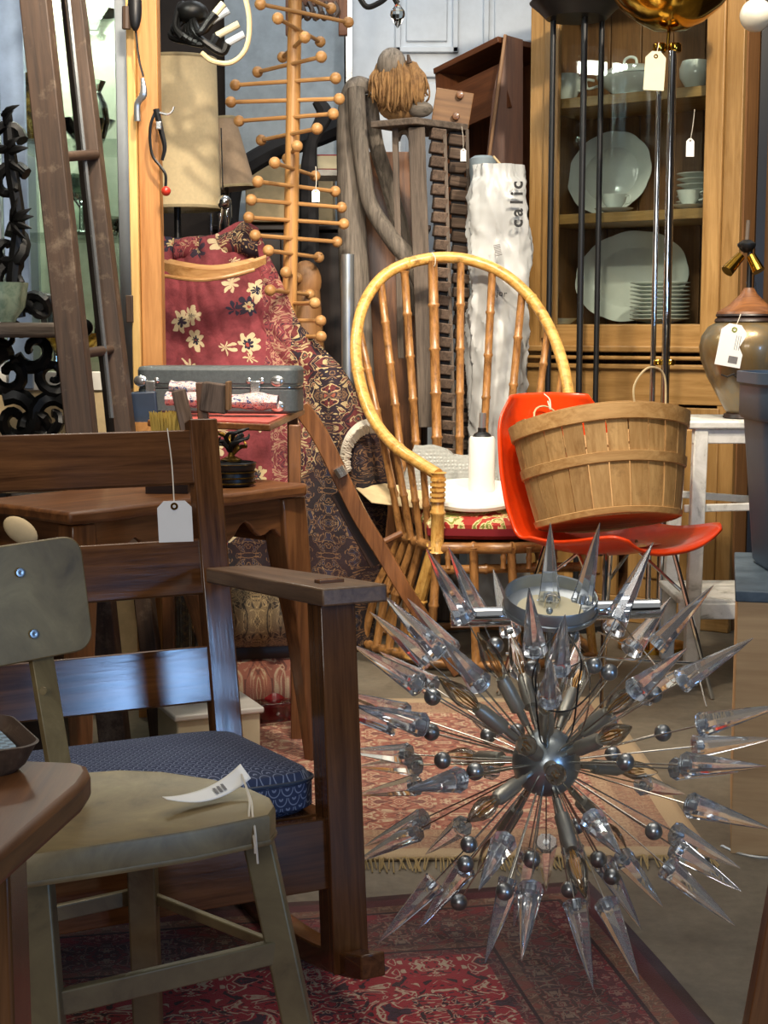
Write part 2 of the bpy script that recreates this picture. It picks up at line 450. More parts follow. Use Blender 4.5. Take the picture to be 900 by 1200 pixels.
M['wall_light'] = plain('blue_grey_wall_paint', '#9aa5ad', .7)

def persian(name, field, cols, px=.16, py=.12, border=None, half=(1, 1), kind='Object', scale=(1, 1, 1), fine=1.0):
    """mirrored motifs on a rug; border = list of (distance from edge, colour)"""
    n = NT(name); v = n.coords(kind, scale=scale, rnd=False)
    sep = n.new('ShaderNodeSeparateXYZ'); n.link(v, sep.inputs[0]); x, y = sep.outputs[0], sep.outputs[1]
    def mirror(px, py, ox=0, oy=0):
        c = n.new('ShaderNodeCombineXYZ')
        n.link(n.math('PINGPONG', n.math('ADD', x, 10 + ox), px), c.inputs[0]); n.link(n.math('PINGPONG', n.math('ADD', y, 10 + oy), py), c.inputs[1]); return c.outputs[0]
    m1 = mirror(px, py); m2 = mirror(px * .5, py * .5, .03, .02)
    a = n.noise(m1, 17 * fine, 2.5, .55, 1.6); b = n.noise(m2, 38 * fine, 2, .5, 1.0)
    c1, c2, c3, c4 = [hexc(c) for c in cols]
    base = n.ramp(a, [(0, c1), (.40, hexc(field)), (.47, c2), (.50, c3), (.545, hexc(field)), (.60, c4), (.66, c1)], 'CONSTANT')
    det = n.ramp(b, [(0, c1), (.42, c2), (.46, c3), (.5, c4), (.56, hexc(field))], 'CONSTANT')
    sel = n.ramp(n.voro(m1, 9 * fine, .8), [(0, 1.0), (.30, .0), (.44, 1.0), (.5, .0)], 'CONSTANT')
    col = n.mix(sel, base, det)
    if border:
        ax = n.math('SUBTRACT', half[0], n.math('ABSOLUTE', x)); ay = n.math('SUBTRACT', half[1], n.math('ABSOLUTE', y))
        d = n.math('MINIMUM', ax, ay)
        for dist, bc, strength in border:
            t = n.math('LESS_THAN', d, dist)
            col = n.mix(n.math('MULTIPLY', t, strength), col, n.mix(.35 if strength < .99 else 0.0, hexc(bc), det))
    wv = n.noise(n.coords(kind, rnd=False), 420, 2, .6)
    col = n.mix(n.ramp(wv, [(.3, .25), (.7, 0.0)]), col, tuple(x * .45 for x in hexc(field)))
    big = n.noise(n.coords(kind, rnd=False), 3, 3, .6)
    col = n.mix(n.ramp(big, [(.4, 0.0), (.7, .12)]), col, (.42, .34, .28))
    n.set(col, .92, Sheen_Weight=.08); n.bump(n.noise(n.coords(kind, rnd=False), 300, 3, .7), .5, .004)
    return n.m
# ------------------------------------------------------------------ the setting
m = MB().box((0.1, 1.8, -.05), (5.4, 10.2, .1)); fl = struct('floor', m, M['floor'])
struct('wall_back', MB().box((0.1, 6.55, 1.5), (5.4, .1, 3.2)), M['wall'])
struct('wall_front', MB().box((0.1, -3.35, 1.5), (5.4, .1, 3.2)), M['wall'])
struct('wall_left', MB().box((-2.45, 1.8, 1.5), (.1, 10.2, 3.2)), M['wall'])
# right wall with a window opening at y .45-1.85, z .4-1.7
m = MB()
m.box((2.7, 3.18, 1.5), (.1, 7.44, 3.2)); m.box((2.7, -2.33, 1.5), (.1, 1.94, 3.2)); m.box((2.7, -.95, .3), (.1, .82, .8)); m.box((2.7, -.95, 2.3), (.1, .82, 1.6))
struct('wall_right', m, M['wall'])
wf = struct('window_1', MB().box((2.7, -1.34, 1.1), (.12, .04, .8)), M['door_white'])
part('sill', MB().box((2.66, -.95, .71), (.2, .82, .03)), M['door_white'], wf)
part('pane', MB().box((2.73, -.95, 1.1), (.006, .78, .78)), M['pane'], wf)
# white panelled door leaf seen between the peg stand and the cabinet
dx0, dx1 = P(412, 100, 6.3).x, P(640, 100, 6.3).x
door = struct('door_1', MB().box(((dx0 + dx1) / 2, 6.3, 1.25), (dx1 - dx0, .05, 2.5)), M['door_white'], bevel=.003)
for x0, x1, y0, y1 in ((463, 537, -60, 62), (567, 636, -60, 62), (463, 537, 84, 330), (567, 636, 84, 330)):
    a, b = P(x0, y0, 6.27), P(x1, y1, 6.27); cx, cz = (a.x + b.x) / 2, (a.z + b.z) / 2; wd, hd = b.x - a.x, a.z - b.z
    fr = MB()
    for (c, d) in (((cx, 6.268, a.z - .012), (wd, .024, .024)), ((cx, 6.268, b.z + .012), (wd, .024, .024)), ((a.x + .012, 6.268, cz), (.024, .024, hd)), ((b.x - .012, 6.268, cz), (.024, .024, hd))): fr.box(c, d)
    pf = part('panel_moulding', fr, M['door_white'], door, bevel=.004)
    part('panel', MB().box((cx, 6.272, cz), (wd - .09, .012, hd - .09)), M['door_white'], door, bevel=.005)
a = P(409, 40, 6.24)
part('edge_strip', MB().box((a.x, 6.24, 1.9), (.025, .03, 1.5)), M['silver'], door)
a, b = P(262, 0, 6.35), P(404, 300, 6.35)
struct('trim_1', MB().box(((a.x + b.x) / 2, 6.4, 1.35), (b.x - a.x, .06, 2.6)), M['wall_light'])
struct('baseboard_back', MB().box((.1, 6.48, .06), (5.2, .03, .12)), M['darkwood'])

# ------------------------------------------------------------------ floor rugs
def rug(name, label, c0, xd, yd, L, Wd, mat, fringe=None, z=.0, group=None):
    xd = Vector(xd).normalized(); yd = Vector((-xd.y, xd.x, 0))
    c = Vector(c0) + xd * (L / 2) + yd * (Wd / 2)
    Mx = frame_from((c.x, c.y, z), xd)
    t = thing(name, label, 'rug', M=Mx)
    setF(Mx)
    g = MB()
    g.grid(lambda u, v: ((u - .5) * L, (v - .5) * Wd, .008 + .003 * noise.noise(Vector((u * 7, v * 7, z * 50)))), 60, 50)
    part('pile', g, mat, t, solid=.007)
    if fringe:
        f = MB()
        for i in range(int(L / .006)):
            x = -L / 2 + i * .006 + random.uniform(-.003, .003); y = -Wd / 2; a = random.uniform(-.018, .018)
            f.tube([(x, y + .005, .006), (x + a * .5, y - .02, .01 + random.uniform(0, .008)), (x + a, y - random.uniform(.04, .065), .003)], .0016, 3)
        part('fringe', f, fringe, t, kind='stuff')
    setF()
    return t
cr = G(690, 1037); cl = G(425, 1056); xd = (cr - cl).normalized(); yd = Vector((-xd.y, xd.x, 0))
M['rug_red'] = persian('crimson_floor_rug', '#a31c28', ['#1d1016', '#9c2a2c', '#c9b094', '#33202f'], .19, .15,
    [(.27, '#2a1216', .82), (.25, '#160c10', 1.0), (.244, '#7b5a42', .8), (.225, '#1b0f14', .7), (.12, '#6c1822', .75), (.085, '#160c10', 1.0), (.078, '#8a6a4c', .7), (.05, '#4a141c', 1.0), (.02, '#2a0c12', 1.0)], (1.0, .8), fine=1.2)
rug('persian_rug', 'crimson and black floral floor rug under the rocker and spiked chandelier', cr - xd * 2.0 - yd * 1.6, xd, yd, 2.0, 1.6, M['rug_red'], z=.0)
M['rug_pink'] = persian('faded_floor_rug', '#a0604e', ['#6d4038', '#b98a70', '#cbb494', '#7a4c44'], .12, .09,
    [(.16, '#a58a68', .9), (.12, '#8a6a50', .8), (.05, '#b09a78', 1.0)], (.55, .62), fine=1.3)
M['fringe'] = plain('cream_wool_fringe', '#b39c6e', .9)
pl = G(395, 1012); pl.x = -.45; rug('faded_rug', 'faded rose and tan rug with cream fringe behind the spiked chandelier', (pl.x - .02, pl.y, 0), (1, .02, 0), None, 1.10, 1.24, M['rug_pink'], M['fringe'], z=.0)

# ------------------------------------------------------------------ honey pine post and things hung on it
D = 3.90
a = P(172, 300, D)
setF(T(a.x, D, 0))
t = thing('pine_post', 'tall honey pine post between the glass case and the cream drum shade', 'post', (a.x, D, 0))
part('post_board', MB().box((0.010, .03, 1.15), (.054, .06, 2.3)), M['pine_v'], t, M=None, bevel=.003)
part('post_edge', MB().box((-.029, .02, 1.15), (.022, .075, 2.3)), M['pine_lit'], t, bevel=.003)
b = P(160, 362, D - .04)
part('hinge_leaf', MB().box((b.x - a.x - .02, -.026, b.z), (.018, .012, .07)), M['ladder'], t, bevel=.002)
setF()
h = P(162, 105, D - .05)
t = thing('metal_handle_hook', 'curved grey metal handle hanging by a dark cord on the pine post', 'hook', h)
curve('handle', [P(161, 142, D - .05), P(161, 122, D - .05), P(168, 110, D - .055), P(167, 92, D - .05)], [.008, .008, .010, .005], M['alu'], t)
curve('cord', [P(168, 90, D - .055), P(163, 70, D - .055), P(160, 45, D - .055), P(158, 20, D - .055)], .003, M['black'], t, n=5)
t = thing('black_tool', 'black oval tool with a brown grip at the top of the pine post', 'tool', P(157, 20, D - .07))
part('blade', MB().sph((0, 0, 0), 1, 16, 10, M=T(P(158, 8, D - .07)) @ S3(.018, .014, .06)), M['black'], t)
part('grip', MB().tube([P(148, 8, D - .07), P(148, 34, D - .07)], .011, 10), M['ladder'], t)

# ------------------------------------------------------------------ glass display case behind the ladder
D0 = 4.0
x0, x1 = P(7, 200, D0).x - .03, P(146, 200, D0).x
M['case_back'] = plain('pale_sage_backing', '#b9bda9', .7)
ct = thing('glass_display_case', 'tall white metal framed glass display case behind the leaning ladder', 'display case', ((x0 + x1) / 2, D0 + .2, 0))
zb, zt = P(0, 455, D0).z, 2.25
fw = .032
for (x, y) in ((x0, D0), (x1, D0), (x0, D0 + .42), (x1, D0 + .42)):
    part('post', MB().box((x, y, (zb + zt) / 2), (fw, fw, zt - zb)), M['door_white'] if y == D0 and x == x0 else M['alu'], ct, bevel=.002)
part('back_panel', MB().box(((x0 + x1) / 2, D0 + .44, (zb + zt) / 2), (x1 - x0, .012, zt - zb)), M['case_back'], ct)
part('top', MB().box(((x0 + x1) / 2, D0 + .21, zt), (x1 - x0 + fw, .45, .03)), M['alu'], ct)
part('base', MB().box(((x0 + x1) / 2, D0 + .21, zb / 2), (x1 - x0 + fw, .46, zb)), M['kraft'], ct, bevel=.004)
part('rail', MB().box(((x0 + x1) / 2, D0 - .01, zb + .02), (x1 - x0, .03, .05)), M['white'], ct, bevel=.002)
part('wide_stile', MB().box((P(21, 200, D0).x, D0 - .03, (zb + zt) / 2), (.064, .02, zt - zb)), plain('pale_blue_paint', '#8ea3c0', .5), ct, bevel=.002)
zs = [P(0, y, D0 + .1).z for y in (168, 276, 30)]
for z in zs: part('shelf', MB().box(((x0 + x1) / 2, D0 + .21, z), (x1 - x0 - .03, .36, .007)), M['pane'], ct)
part('pane', MB().box(((x0 + x1) / 2, D0 - .002, (zb + zt) / 2 + .03), (x1 - x0 - .035, .004, zt - zb - .08)), M['pane'], ct)
part('pane', MB().box((x1 + .004, D0 + .21, (zb + zt) / 2 + .03), (.004, .37, zt - zb - .08)), M['pane'], ct)
d = area('case_lamp', ((x0 + x1) / 2, D0 + .2, zt - .04), ((x0 + x1) / 2, D0 + .22, 0), .3, 20, (1, .96, .88))
gl = {'goblet': [(.03, 0), (.032, .004), (.006, .012), (.005, .06), (.012, .07), (.03, .09), (.034, .13), (.031, .13), (.027, .092), (.004, .075)],
      'vase': [(.03, 0), (.035, .01), (.05, .06), (.045, .11), (.025, .15), (.04, .18), (.036, .18), (.02, .15), (.04, .11), (.044, .06), (.02, .012)],
      'bowl': [(.035, 0), (.04, .012), (.03, .02), (.075, .07), (.085, .085), (.08, .085), (.068, .07), (.02, .026)]}
for gi, (kind, px, z, s, lab, mk) in enumerate((('bowl', 100, zs[0], 1.0, 'shallow cut glass bowl on the middle shelf of the display case', 'glass'),
        ('vase', 124, zs[0], .9, 'waisted glass vase at the right end of the middle case shelf', 'glass'),
        ('vase', 84, zs[1], 1.0, 'green glass vase on the lower shelf of the display case', 'green_glaze'),
        ('goblet', 108, zs[1], 1.2, 'stemmed glass goblet on the lower shelf of the display case', 'glass'),
        ('bowl', 128, zs[1], .7, 'small glass bowl at the right end of the lower case shelf', 'glass'),
        ('bowl', 95, zb + .05, 1.1, 'wide brass bowl on the floor of the display case', 'gold'),
        ('vase', 125, zb + .05, 1.1, 'clear glass vase on the floor of the display case', 'glass'),
        ('goblet', 75, zb + .05, 1.2, 'silver goblet on the floor of the display case behind the ladder', 'silver'),
        ('bowl', 112, zs[2], .9, 'glass bowl on the top shelf of the display case', 'glass'),
        ('vase', 60, zs[0], 1.0, 'brass vase on the middle case shelf left of the ladder rungs', 'gold'))):
    xx = (px - 450) / F * (D0 + .2)
    tag(part('glass_' + kind if mk == 'glass' else kind, MB().lathe([(r * s, q * s) for r, q in gl[kind]], 20), M['ware' if mk == 'glass' else mk], M=T(xx, D0 + (.12 if gi % 2 else .31), z + .004)), lab, kind)

# ------------------------------------------------------------------ leaning old ladder
tl = thing('old_ladder', 'narrow old brown wooden ladder with round rungs leaning before the glass case', 'ladder', G(140, 915))
def rail(pxa, pya, pxb, pyb, Da, Db, wd, th, mat):
    a = P(pxa, pya, Da); b = P(pxb, pyb, Db); dr = (a - b).normalized()
    lo = b - dr * (b.z / dr.z); hi = a + dr * .35
    return bar('rail', lo + dr * .004, hi, th, wd, mat, tl, up=(1, 0, 0), bevel=.003), lo, hi
r1, lo1, hi1 = rail(42, 0, 97, 515, 3.48, 3.36, .062, .07, M['ladder'])
r2, lo2, hi2 = rail(88, 0, 146, 500, 3.74, 3.62, .042, .07, M['ladder'])
for t_ in (.33, .505, .68, .15):
    k1 = lo1.lerp(hi1, t_); k2 = lo2.lerp(hi2, t_)
pass
for ya, xa, yb, xb in ((185, 66, 181, 112), (416, 95, 408, 140), (-40, 40, -43, 88)):
    rod('rung', P(xa - 8, ya, 3.43), P(xb, yb, 3.66), .012, M['ladder'], tl, n=12)
bar('inner_rail', P(74, -60, 3.80), P(140, 560, 3.66), .05, .032, M['drift_x'], tl, up=(1, 0, 0), bevel=.003)
mt = rod('metal_strip', P(80, 0, 3.66), P(131, 490, 3.55), .006, M['silver'], tl, n=6)

# ------------------------------------------------------------------ black iron scroll stand at far left
D = 3.75
st = thing('iron_scroll_stand', 'black scrolled cast iron stand at the left edge behind the ladder', 'stand', P(20, 700, D))
def spiral(cx, cy, r, turns, a0, sgn=1, rad=.010, name='scroll', tail=None):
    rad *= 1.6
    pts = []
    n_ = int(14 * turns)
    for i in range(n_ + 1):
        k = i / n_; a = R(a0) + sgn * turns * 2 * PI * k; rr = r * (1 - .78 * k)
        pts.append(P(cx + rr * math.cos(a), cy - rr * math.sin(a), D + .01 * math.sin(i)))
    if tail: pts = [P(*q, D) for q in tail] + pts
    return part(name, MB().tube(pts, [rad * (1 - .5 * i / len(pts)) for i in range(len(pts))], 7, flat=.8), M['black_iron'], st)
for c in ((12, 438, 27, 1.2, 90, 1, .014), (62, 440, 22, 1.3, 0, -1, .012), (40, 410, 24, 1.0, 200, 1, .013), (18, 492, 30, 1.2, 120, -1, .015), (60, 490, 26, 1.1, 45, 1, .014), (78, 408, 15, 1.1, 90, -1, .010),
          (10, 395, 18, 1.0, 10, 1, .010), (14, 330, 22, 1.2, 60, 1, .011), (8, 292, 24, 1.1, 90, -1, .013), (45, 362, 18, 1.0, 180, -1, .013), (12, 215, 22, 1.1, 30, 1, .011), (6, 165, 20, 1.2, 0, 1, .012), (44, 500, 18, 1.2, 190, -1, .012)):
    spiral(*c)
curve('scroll', [P(30, 350, D), P(40, 362, D), P(55, 352, D), P(66, 350, D)], [.012, .018, .02, .006], M['black_iron'], st, flat=.6)
curve('stem', [P(8, 130, D), P(14, 200, D), P(22, 260, D), P(16, 330, D), P(24, 372, D)], [.012, .018, .016, .02, .014], M['black_iron'], st)
def leaf(cx, cy, ang, L, wd, base=None):
    a = R(ang); tip = P(cx + L * math.cos(a), cy - L * math.sin(a), D - .03); b = P(cx, cy, D)
    d_ = tip - b
    q = MB().tube([b, b + d_ * .35 + Vector((0, -.012, 0)), b + d_ * .7 + Vector((0, -.01, 0)), tip], [wd * .5, wd, wd * .6, .001], 6, flat=.45)
    part('leaf', q, M['black_iron'], st)
for l in ((14, 258, 10, 26, .012), (14, 260, 35, 28, .012), (16, 262, -15, 22, .011), (12, 258, 70, 28, .012), (12, 262, -45, 26, .011), (6, 175, 40, 22, .012), (6, 178, 10, 28, .013), (4, 150, 60, 24, .012), (8, 190, -30, 24, .012), (2, 135, 30, 24, .01)): leaf(*l)
part('shelf_bar', MB().box(((P(-60, 387, D).x + P(92, 387, D).x) / 2, D - .06, P(0, 387, D).z), (P(92, 0, D).x - P(-60, 0, D).x, .28, .036)), M['drift_x'], st, bevel=.01)
part('knob', MB().lathe([(0.0, 0), (.02, .0), (.022, .01), (.022, .02), (.012, .026)], 20, M=T(P(100, 384, D - .02)) @ RX(90)), M['black_iron'], st)
part('foot', MB().box((P(-20, 0, D).x, D, P(0, 515, D).z / 2), (.05, .05, P(0, 515, D).z)), M['black_iron'], st)
part('foot', MB().box((P(74, 0, D).x, D, P(0, 515, D).z / 2), (.05, .05, P(0, 515, D).z)), M['black_iron'], st)
part('lower_rail', MB().box((P(28, 0, D).x, D, P(0, 519, D).z), (.3, .05, .03)), M['black_iron'], st, bevel=.006)
g = MB(); pr = [(.03, 0), (.034, .01), (.052, .035), (.058, .07), (.062, .095), (.057, .095), (.05, .06), (.02, .015)]
rings = []
for r_, z_ in pr: rings.append([(r_ * (1 + .05 * math.sin(8 * a)) * math.cos(a), r_ * (1 + .05 * math.sin(8 * a)) * math.sin(a), z_) for a in [2 * PI * i / 40 for i in range(40)]])
g.loops(rings); b = P(3, 380, D - .115)
tag(part('pottery_bowl', g, M['green_glaze'], M=T(b.x, b.y, P(0, 387, D).z + .0195)), 'pale green fluted pottery bowl on the bar of the iron stand', 'bowl')
# navy box by the pine post
bm = MB().box((0, 0, 0), (.07, .12, .085)); b = P(172, 478, 3.75)
t = thing('navy_box', 'navy blue box standing on a wooden ledge left of the red table top', 'box', b)
part('box_body', bm, M['navy'], t, M=T(b) @ RY(-4), bevel=.004)
b = P(172, 500, 3.75); part('box_base', MB().box((0, 0, 0), (.075, .14, .03)), M['pine'], t, M=T(b.x, b.y, b.z))
for sx in (-.03, .03):
    part('leg', MB().box((b.x + sx, b.y + .04, b.z / 2 - .008), (.02, .02, b.z - .016)), M['pine'], t)

# ------------------------------------------------------------------ lampshades and lamp bases beyond the pine post
def shade(name, label, px, y0, y1, D, w0, w1, mat, tilt=0, group=None):
    a, b = P(px, y0, D), P(px, y1, D); h = a.z - b.z
    t = thing(name, label, 'lampshade', b)
    setF(T(b) @ RY(tilt))
    r0, r1 = w0 / 2 * D / F, w1 / 2 * D / F
    part('shade_wall', MB().lathe([(r1, 0), (r0, h), (r0 - .003, h), (r1 - .003, 0)], 48, caps=False), mat, t)
    for r_, z_ in ((r1, .004), (r0, h - .004)):
        part('shade_trim', MB().lathe([(r_ + .0015, -.005), (r_ + .003, 0), (r_ + .0015, .005), (r_ - .003, .005), (r_ - .003, -.005)], 48, caps=False), M['trim_beige'], t, M=T(0, 0, z_))
    setF(); return t, b, h
t, b, h = shade('drum_lampshade', 'large cream drum lampshade beside the pine post', 212, 70, 246, 5.12, 92, 92, M['cream'], -1)
t, b2, h2 = shade('cone_lampshade', 'small taupe cone lampshade between the drum shade and peg stand', 268, 138, 222, 5.38, 34, 62, M['taupe'], -6)
setF()
def simple_lamp(label, px, D, ztop, prof, mat, name='table_lamp'):
    x = (px - 450) / F * D
    t = thing(name, label, 'lamp', (x, D, 0))
    k = ztop / prof[-1][1]
    part('base', MB().lathe([(r, z * k) for r, z in prof], 24), mat, t, M=T(x, D, 0)); return t
lp = [(.12, 0), (.12, .03), (.05, .06), (.04, .3), (.085, .42), (.09, .6), (.07, .75), (.03, .82), (.012, .86), (.012, 1.0)]
simple_lamp('dark glossy lamp base under the cream drum shade', 212, 5.12, P(212, 238, 5.12).z, lp, M['black'])
simple_lamp('slim chrome lamp stem under the taupe cone shade', 269, 5.38, P(268, 215, 5.38).z, [(.09, 0), (.09, .02), (.01, .04), (.01, .9), (.018, .92), (.018, .95), (.008, .96), (.008, 1)], M['chrome'], 'stick_lamp')
t = thing('chrome_lamp_stem', 'pair of thin chrome rods with a round joint beside the drum shade', 'lamp', P(262, 262, 5.02))
for px in (247, 257): rod('rod', P(px, 250, 5.02), PZ(px + 4, .02, 5.02), .006, M['chrome'], t)
part('joint', MB().sph(P(263, 237, 5.02), .024, 14, 10), M['chrome'], t)
rod('rod', P(263, 237, 5.02), P(258, 262, 5.02), .006, M['chrome'], t); rod('rod', P(259, 150, 5.02), P(261, 222, 5.02), .003, M['chrome'], t)
part('foot', MB().lathe([(.045, 0), (.045, .015), (.01, .025)], 20), M['chrome'], t, M=T(PZ(252, 0, 5.02)))
t = thing('beaded_pull_cord', 'dark buckled cord ending in a red bead before the drum shade', 'cord', P(190, 180, 3.865))
curve('cord', [P(183, 128, 3.865), P(176, 150, 3.865), P(178, 180, 3.865), P(188, 195, 3.865), P(194, 205, 3.865), P(194, 220, 3.865)], .004, M['black'], t, n=6)
curve('strap', [P(183, 128, 3.865), P(188, 150, 3.865), P(193, 172, 3.865), P(190, 188, 3.865)], [.009, .008, .006, .004], M['black'], t, n=6)
curve('hook', [P(187, 132, 3.855), P(196, 134, 3.855), P(201, 131, 3.855), P(204, 125, 3.855)], .003, M['silver'], t, n=6)
part('buckle', MB().box((0, 0, 0), (.014, .008, .02), T(P(186, 147, 3.845))), M['silver'], t, bevel=.002)
part('bead', MB().sph(P(194.5, 224, 3.865), .0125, 16, 12), plain('red_bead', '#b53325', .3), t)

# ------------------------------------------------------------------ hanging dark chandelier with pale candle sleeves (top left)
D = 4.6
t = thing('candle_chandelier', 'dark hanging light fitting with pale candle sleeves above the drum shade', 'chandelier', P(240, 20, D))
part('hub', MB().sph(P(225, 15, D), .05, 14, 10, sc=(1, 1, .7)), M['black_iron'], t)
for i, (ax, ay, bx, by) in enumerate(((238, 30, 268, 12), (246, 46, 280, 28), (258, 55, 286, 40), (244, 20, 262, 4))):
    dd = D - .03 * i
    rod('candle_sleeve', P(ax + 8, ay - 4, dd), P(bx, by, dd), .011, M['manila'] if i % 2 else M['door_white'], t)
    curve('arm', [P(225, 15, D), P(218 + 5 * i, 38, dd), P(ax, ay + 6, dd), P(ax + 8, ay - 4, dd)], [.008, .010, .012, .015], M['black_iron'], t)
for i in range(5):
    curve('arm', [P(225, 15, D), P(212 - 3 * i, 5 + 9 * i, D), P(205 + 4 * i, 30 + 5 * i, D - .05), P(214 + 6 * i, 44 + 2 * i, D - .06)], [.008, .01, .008, .012], M['black_iron'], t)
rod('chain', P(225, 8, D), P(225, -90, D), .006, M['black_iron'], t)
t = thing('cable_loop', 'cream loop of cable hanging above the drum lampshade', 'cable', P(270, 70, 4.5))
curve('loop', [P(283, -20, 4.5), P(292, 20, 4.5), P(289, 55, 4.5), P(272, 73, 4.5), P(250, 72, 4.5), P(236, 62, 4.5)], .0075, M['kraft'], t)

# ------------------------------------------------------------------ turned beech peg stand
D = 4.90; h = .184
top, bot = P(347, -70, D), P(340, 368, D)
bot2 = P(333, 790, D); bot2.z = 0.01
pt = thing('peg_stand', 'tall beech coat stand with ball ended pegs spiralling up its pole', 'coat stand', (bot2.x, D, 0))
part('pole', MB().tube([(0, 0, 0), ((top - bot2).length, 0, 0)], [.026, .022], 16), M['birch_z'], pt, M=frame_from(bot2, top - bot2))
for k in range(3):
    a = k * 2 * PI / 3 + .5; rod('foot', bot2 + Vector((0, 0, .12)), bot2 + Vector((.22 * math.cos(a), .22 * math.sin(a), .005)), .014, M['birch'], pt)
pegs = [(-5, 338, 395, -1), (15, 323, 418, -1), (35, 337, 378, -1), (55, 326, 359, 1), (75, 292, 371, 1), (95, 264, 382, 1), (117, 260, 386, 1), (137, 269, 381, 1), (157, 297, 368, 1), (178, 332, 351, 1),
        (198, 331, 370, -1), (218, 314, 397, -1), (238, 306, 405, -1), (258, 303, 408, -1), (279, 311, 400, -1), (297, 324, 375, -1), (322, 341, 346, -1), (342, 322, 360, -1), (355, 316, 374, 1), (375, 305, 379, 1), (393, 300, 378, 1)]
for y, xl, xr, sg in pegs:
    pc = bot2.lerp(top, (790 - y) / 860); cz = P(345, y, D).z
    hw = min((xr - xl) / 2 * D / F, h - .004); dy = math.sqrt(h * h - hw * hw) * sg
    cx = P((xl + xr) / 2, y, D).x
    cx = cx * .5 + pc.x * .5
    a, b = Vector((cx - hw, D + dy, cz)), Vector((cx + hw, D - dy, cz - .004))
    pg = rod('peg', a, b, .0068, M['birch'], pt, n=8)
    for e in (a, b): part('ball', MB().sph((0, 0, 0), .0185, 14, 10), M['birch'], pg, M=T(e))

# small price tag generator -------------------------------------------------
def price_tag(label, top_pt, tag_top, wd, ht, rot=0, yaw=0, lines=0, mat='paper', group=None, name='price_tag', tilt=0, string=True):
    t = thing(name, label, 'tag', tag_top, group)
    Mx = T(tag_top) @ RZ(yaw) @ RY(rot) @ RX(90 + tilt)
    c = ht * .16
    pts = [(-wd / 2, -ht), (wd / 2, -ht), (wd / 2, -c), (wd / 2 - c, 0), (-wd / 2 + c, 0), (-wd / 2, -c)]
    part('card', MB().prism(pts, -.0004, .0004), M[mat], t, M=Mx)
    part('eyelet', MB().lathe([(wd * .05, 0), (wd * .11, 0), (wd * .11, .0008), (wd * .05, .0008)], 14, caps=False), M['brass'], t, M=Mx @ T(0, -ht * .13, .0004))
    if string and top_pt is not None:
        mid = (Vector(top_pt) + Vector(tag_top)) / 2 + Vector((.002, 0, 0))
        curve('string', [top_pt, mid, Mx @ Vector((0, -ht * .13, .001))], .0011 if wd > .02 else .0009, M['string'], t, n=5)
    return t, Mx
price_tag('tiny white price tag hanging from a peg of the coat stand', P(370, 195, 4.6), P(370, 222, 4.6), .024, .038)

# dark clutter behind the pegs
D = 5.6
tag(curve('black_boom', [PZ(266, .01, D), P(268, 330, D), P(274, 215, D), P(290, 194, D), P(330, 172, D), P(360, 165, D), P(400, 148, D)], [.03, .03, .035, .04, .04, .035, .04], M['blackmat']), 'black padded boom slanting behind the peg stand', 'boom')
tag(curve('black_strap', [P(372, 118, D - .34), P(380, 135, D - .34), P(366, 165, D - .34), P(362, 200, D - .34), P(362, 260, D - .34), PZ(362, .01, D - .34)], [.02, .03, .02, .03, .035, .03], M['blackmat']), 'black hanging strap behind the peg stand', 'strap')
b = P(384, 192, 5.4); t = thing('red_book', 'red book lying on the pale ledge behind the peg stand', 'book', b)
part('cover', MB().box((b.x, b.y, b.z), (.13, .1, .055)), plain('red_cloth_cover', '#8a1f1c', .6), t, bevel=.004)
part('pages', MB().box((b.x, b.y - .002, b.z), (.124, .1, .044)), M['manila'], t)
b = P(384, 204, 5.42); t = thing('white_ledge', 'low pale shelf unit holding the red book', 'shelf', (b.x, 5.42, 0))
part('shelf', MB().box((b.x, 5.42, b.z - .005), (.2, .2, .02)), M['white_paint'], t)
for sx in (-.09, .09): part('side', MB().box((b.x + sx, 5.42, b.z / 2 - .008), (.015, .2, b.z - .016)), M['white_paint'], t)
a = P(322, 212, 5.9); t = thing('cream_carton', 'cream cardboard carton deep behind the peg stand', 'box', (a.x, 5.9, 0))
zc = P(322, 195, 5.9).z
zk = P(322, 268, 5.9).z
part('carton_wall', MB().box((a.x + .06, 5.97, (zc + zk) / 2 + .012), (.34, .26, zc - zk - .02)), M['kraft'], t, bevel=.004)
for sx in (-1, 1): part('carton_flap', MB().box((0, 0, 0), (.16, .24, .004)), M['kraft'], t, M=T(a.x + .06 + sx * .17, 5.97, zc) @ RY(sx * 20))
x0_, x1_ = PZ(255, 0, 5.9).x, PZ(500, 0, 5.9).x
t = thing('black_wardrobe', 'low black wardrobe in the dark behind the peg stand and driftwood', 'wardrobe', ((x0_ + x1_) / 2, 5.95, 0))
part('wardrobe_body', MB().box(((x0_ + x1_) / 2, 5.97, zk / 2 - .01), (x1_ - x0_, .36, zk - .02)), M['darkwood'], t, bevel=.004)
part('wardrobe_top', MB().box(((x0_ + x1_) / 2, 5.96, zk - .005), (x1_ - x0_ + .02, .38, .02)), M['darkwood'], t, bevel=.004)
for k_ in range(3): part('wardrobe_door', MB().box((x0_ + (x1_ - x0_) * (k_ + .5) / 3, 5.775, zk / 2), ((x1_ - x0_) / 3 - .02, .02, zk - .1)), M['darkwood'], t, bevel=.004)
b0_, b1_ = P(424, 178, 5.62), P(494, 330, 5.62)
t = thing('amber_wood_board', 'amber brown wooden board standing behind the carved stand legs', 'board', ((b0_.x + b1_.x) / 2, 5.62, 0))
part('board', MB().box(((b0_.x + b1_.x) / 2, 5.62, b0_.z / 2), (b1_.x - b0_.x, .02, b0_.z)), M['walnut'], t, bevel=.003)
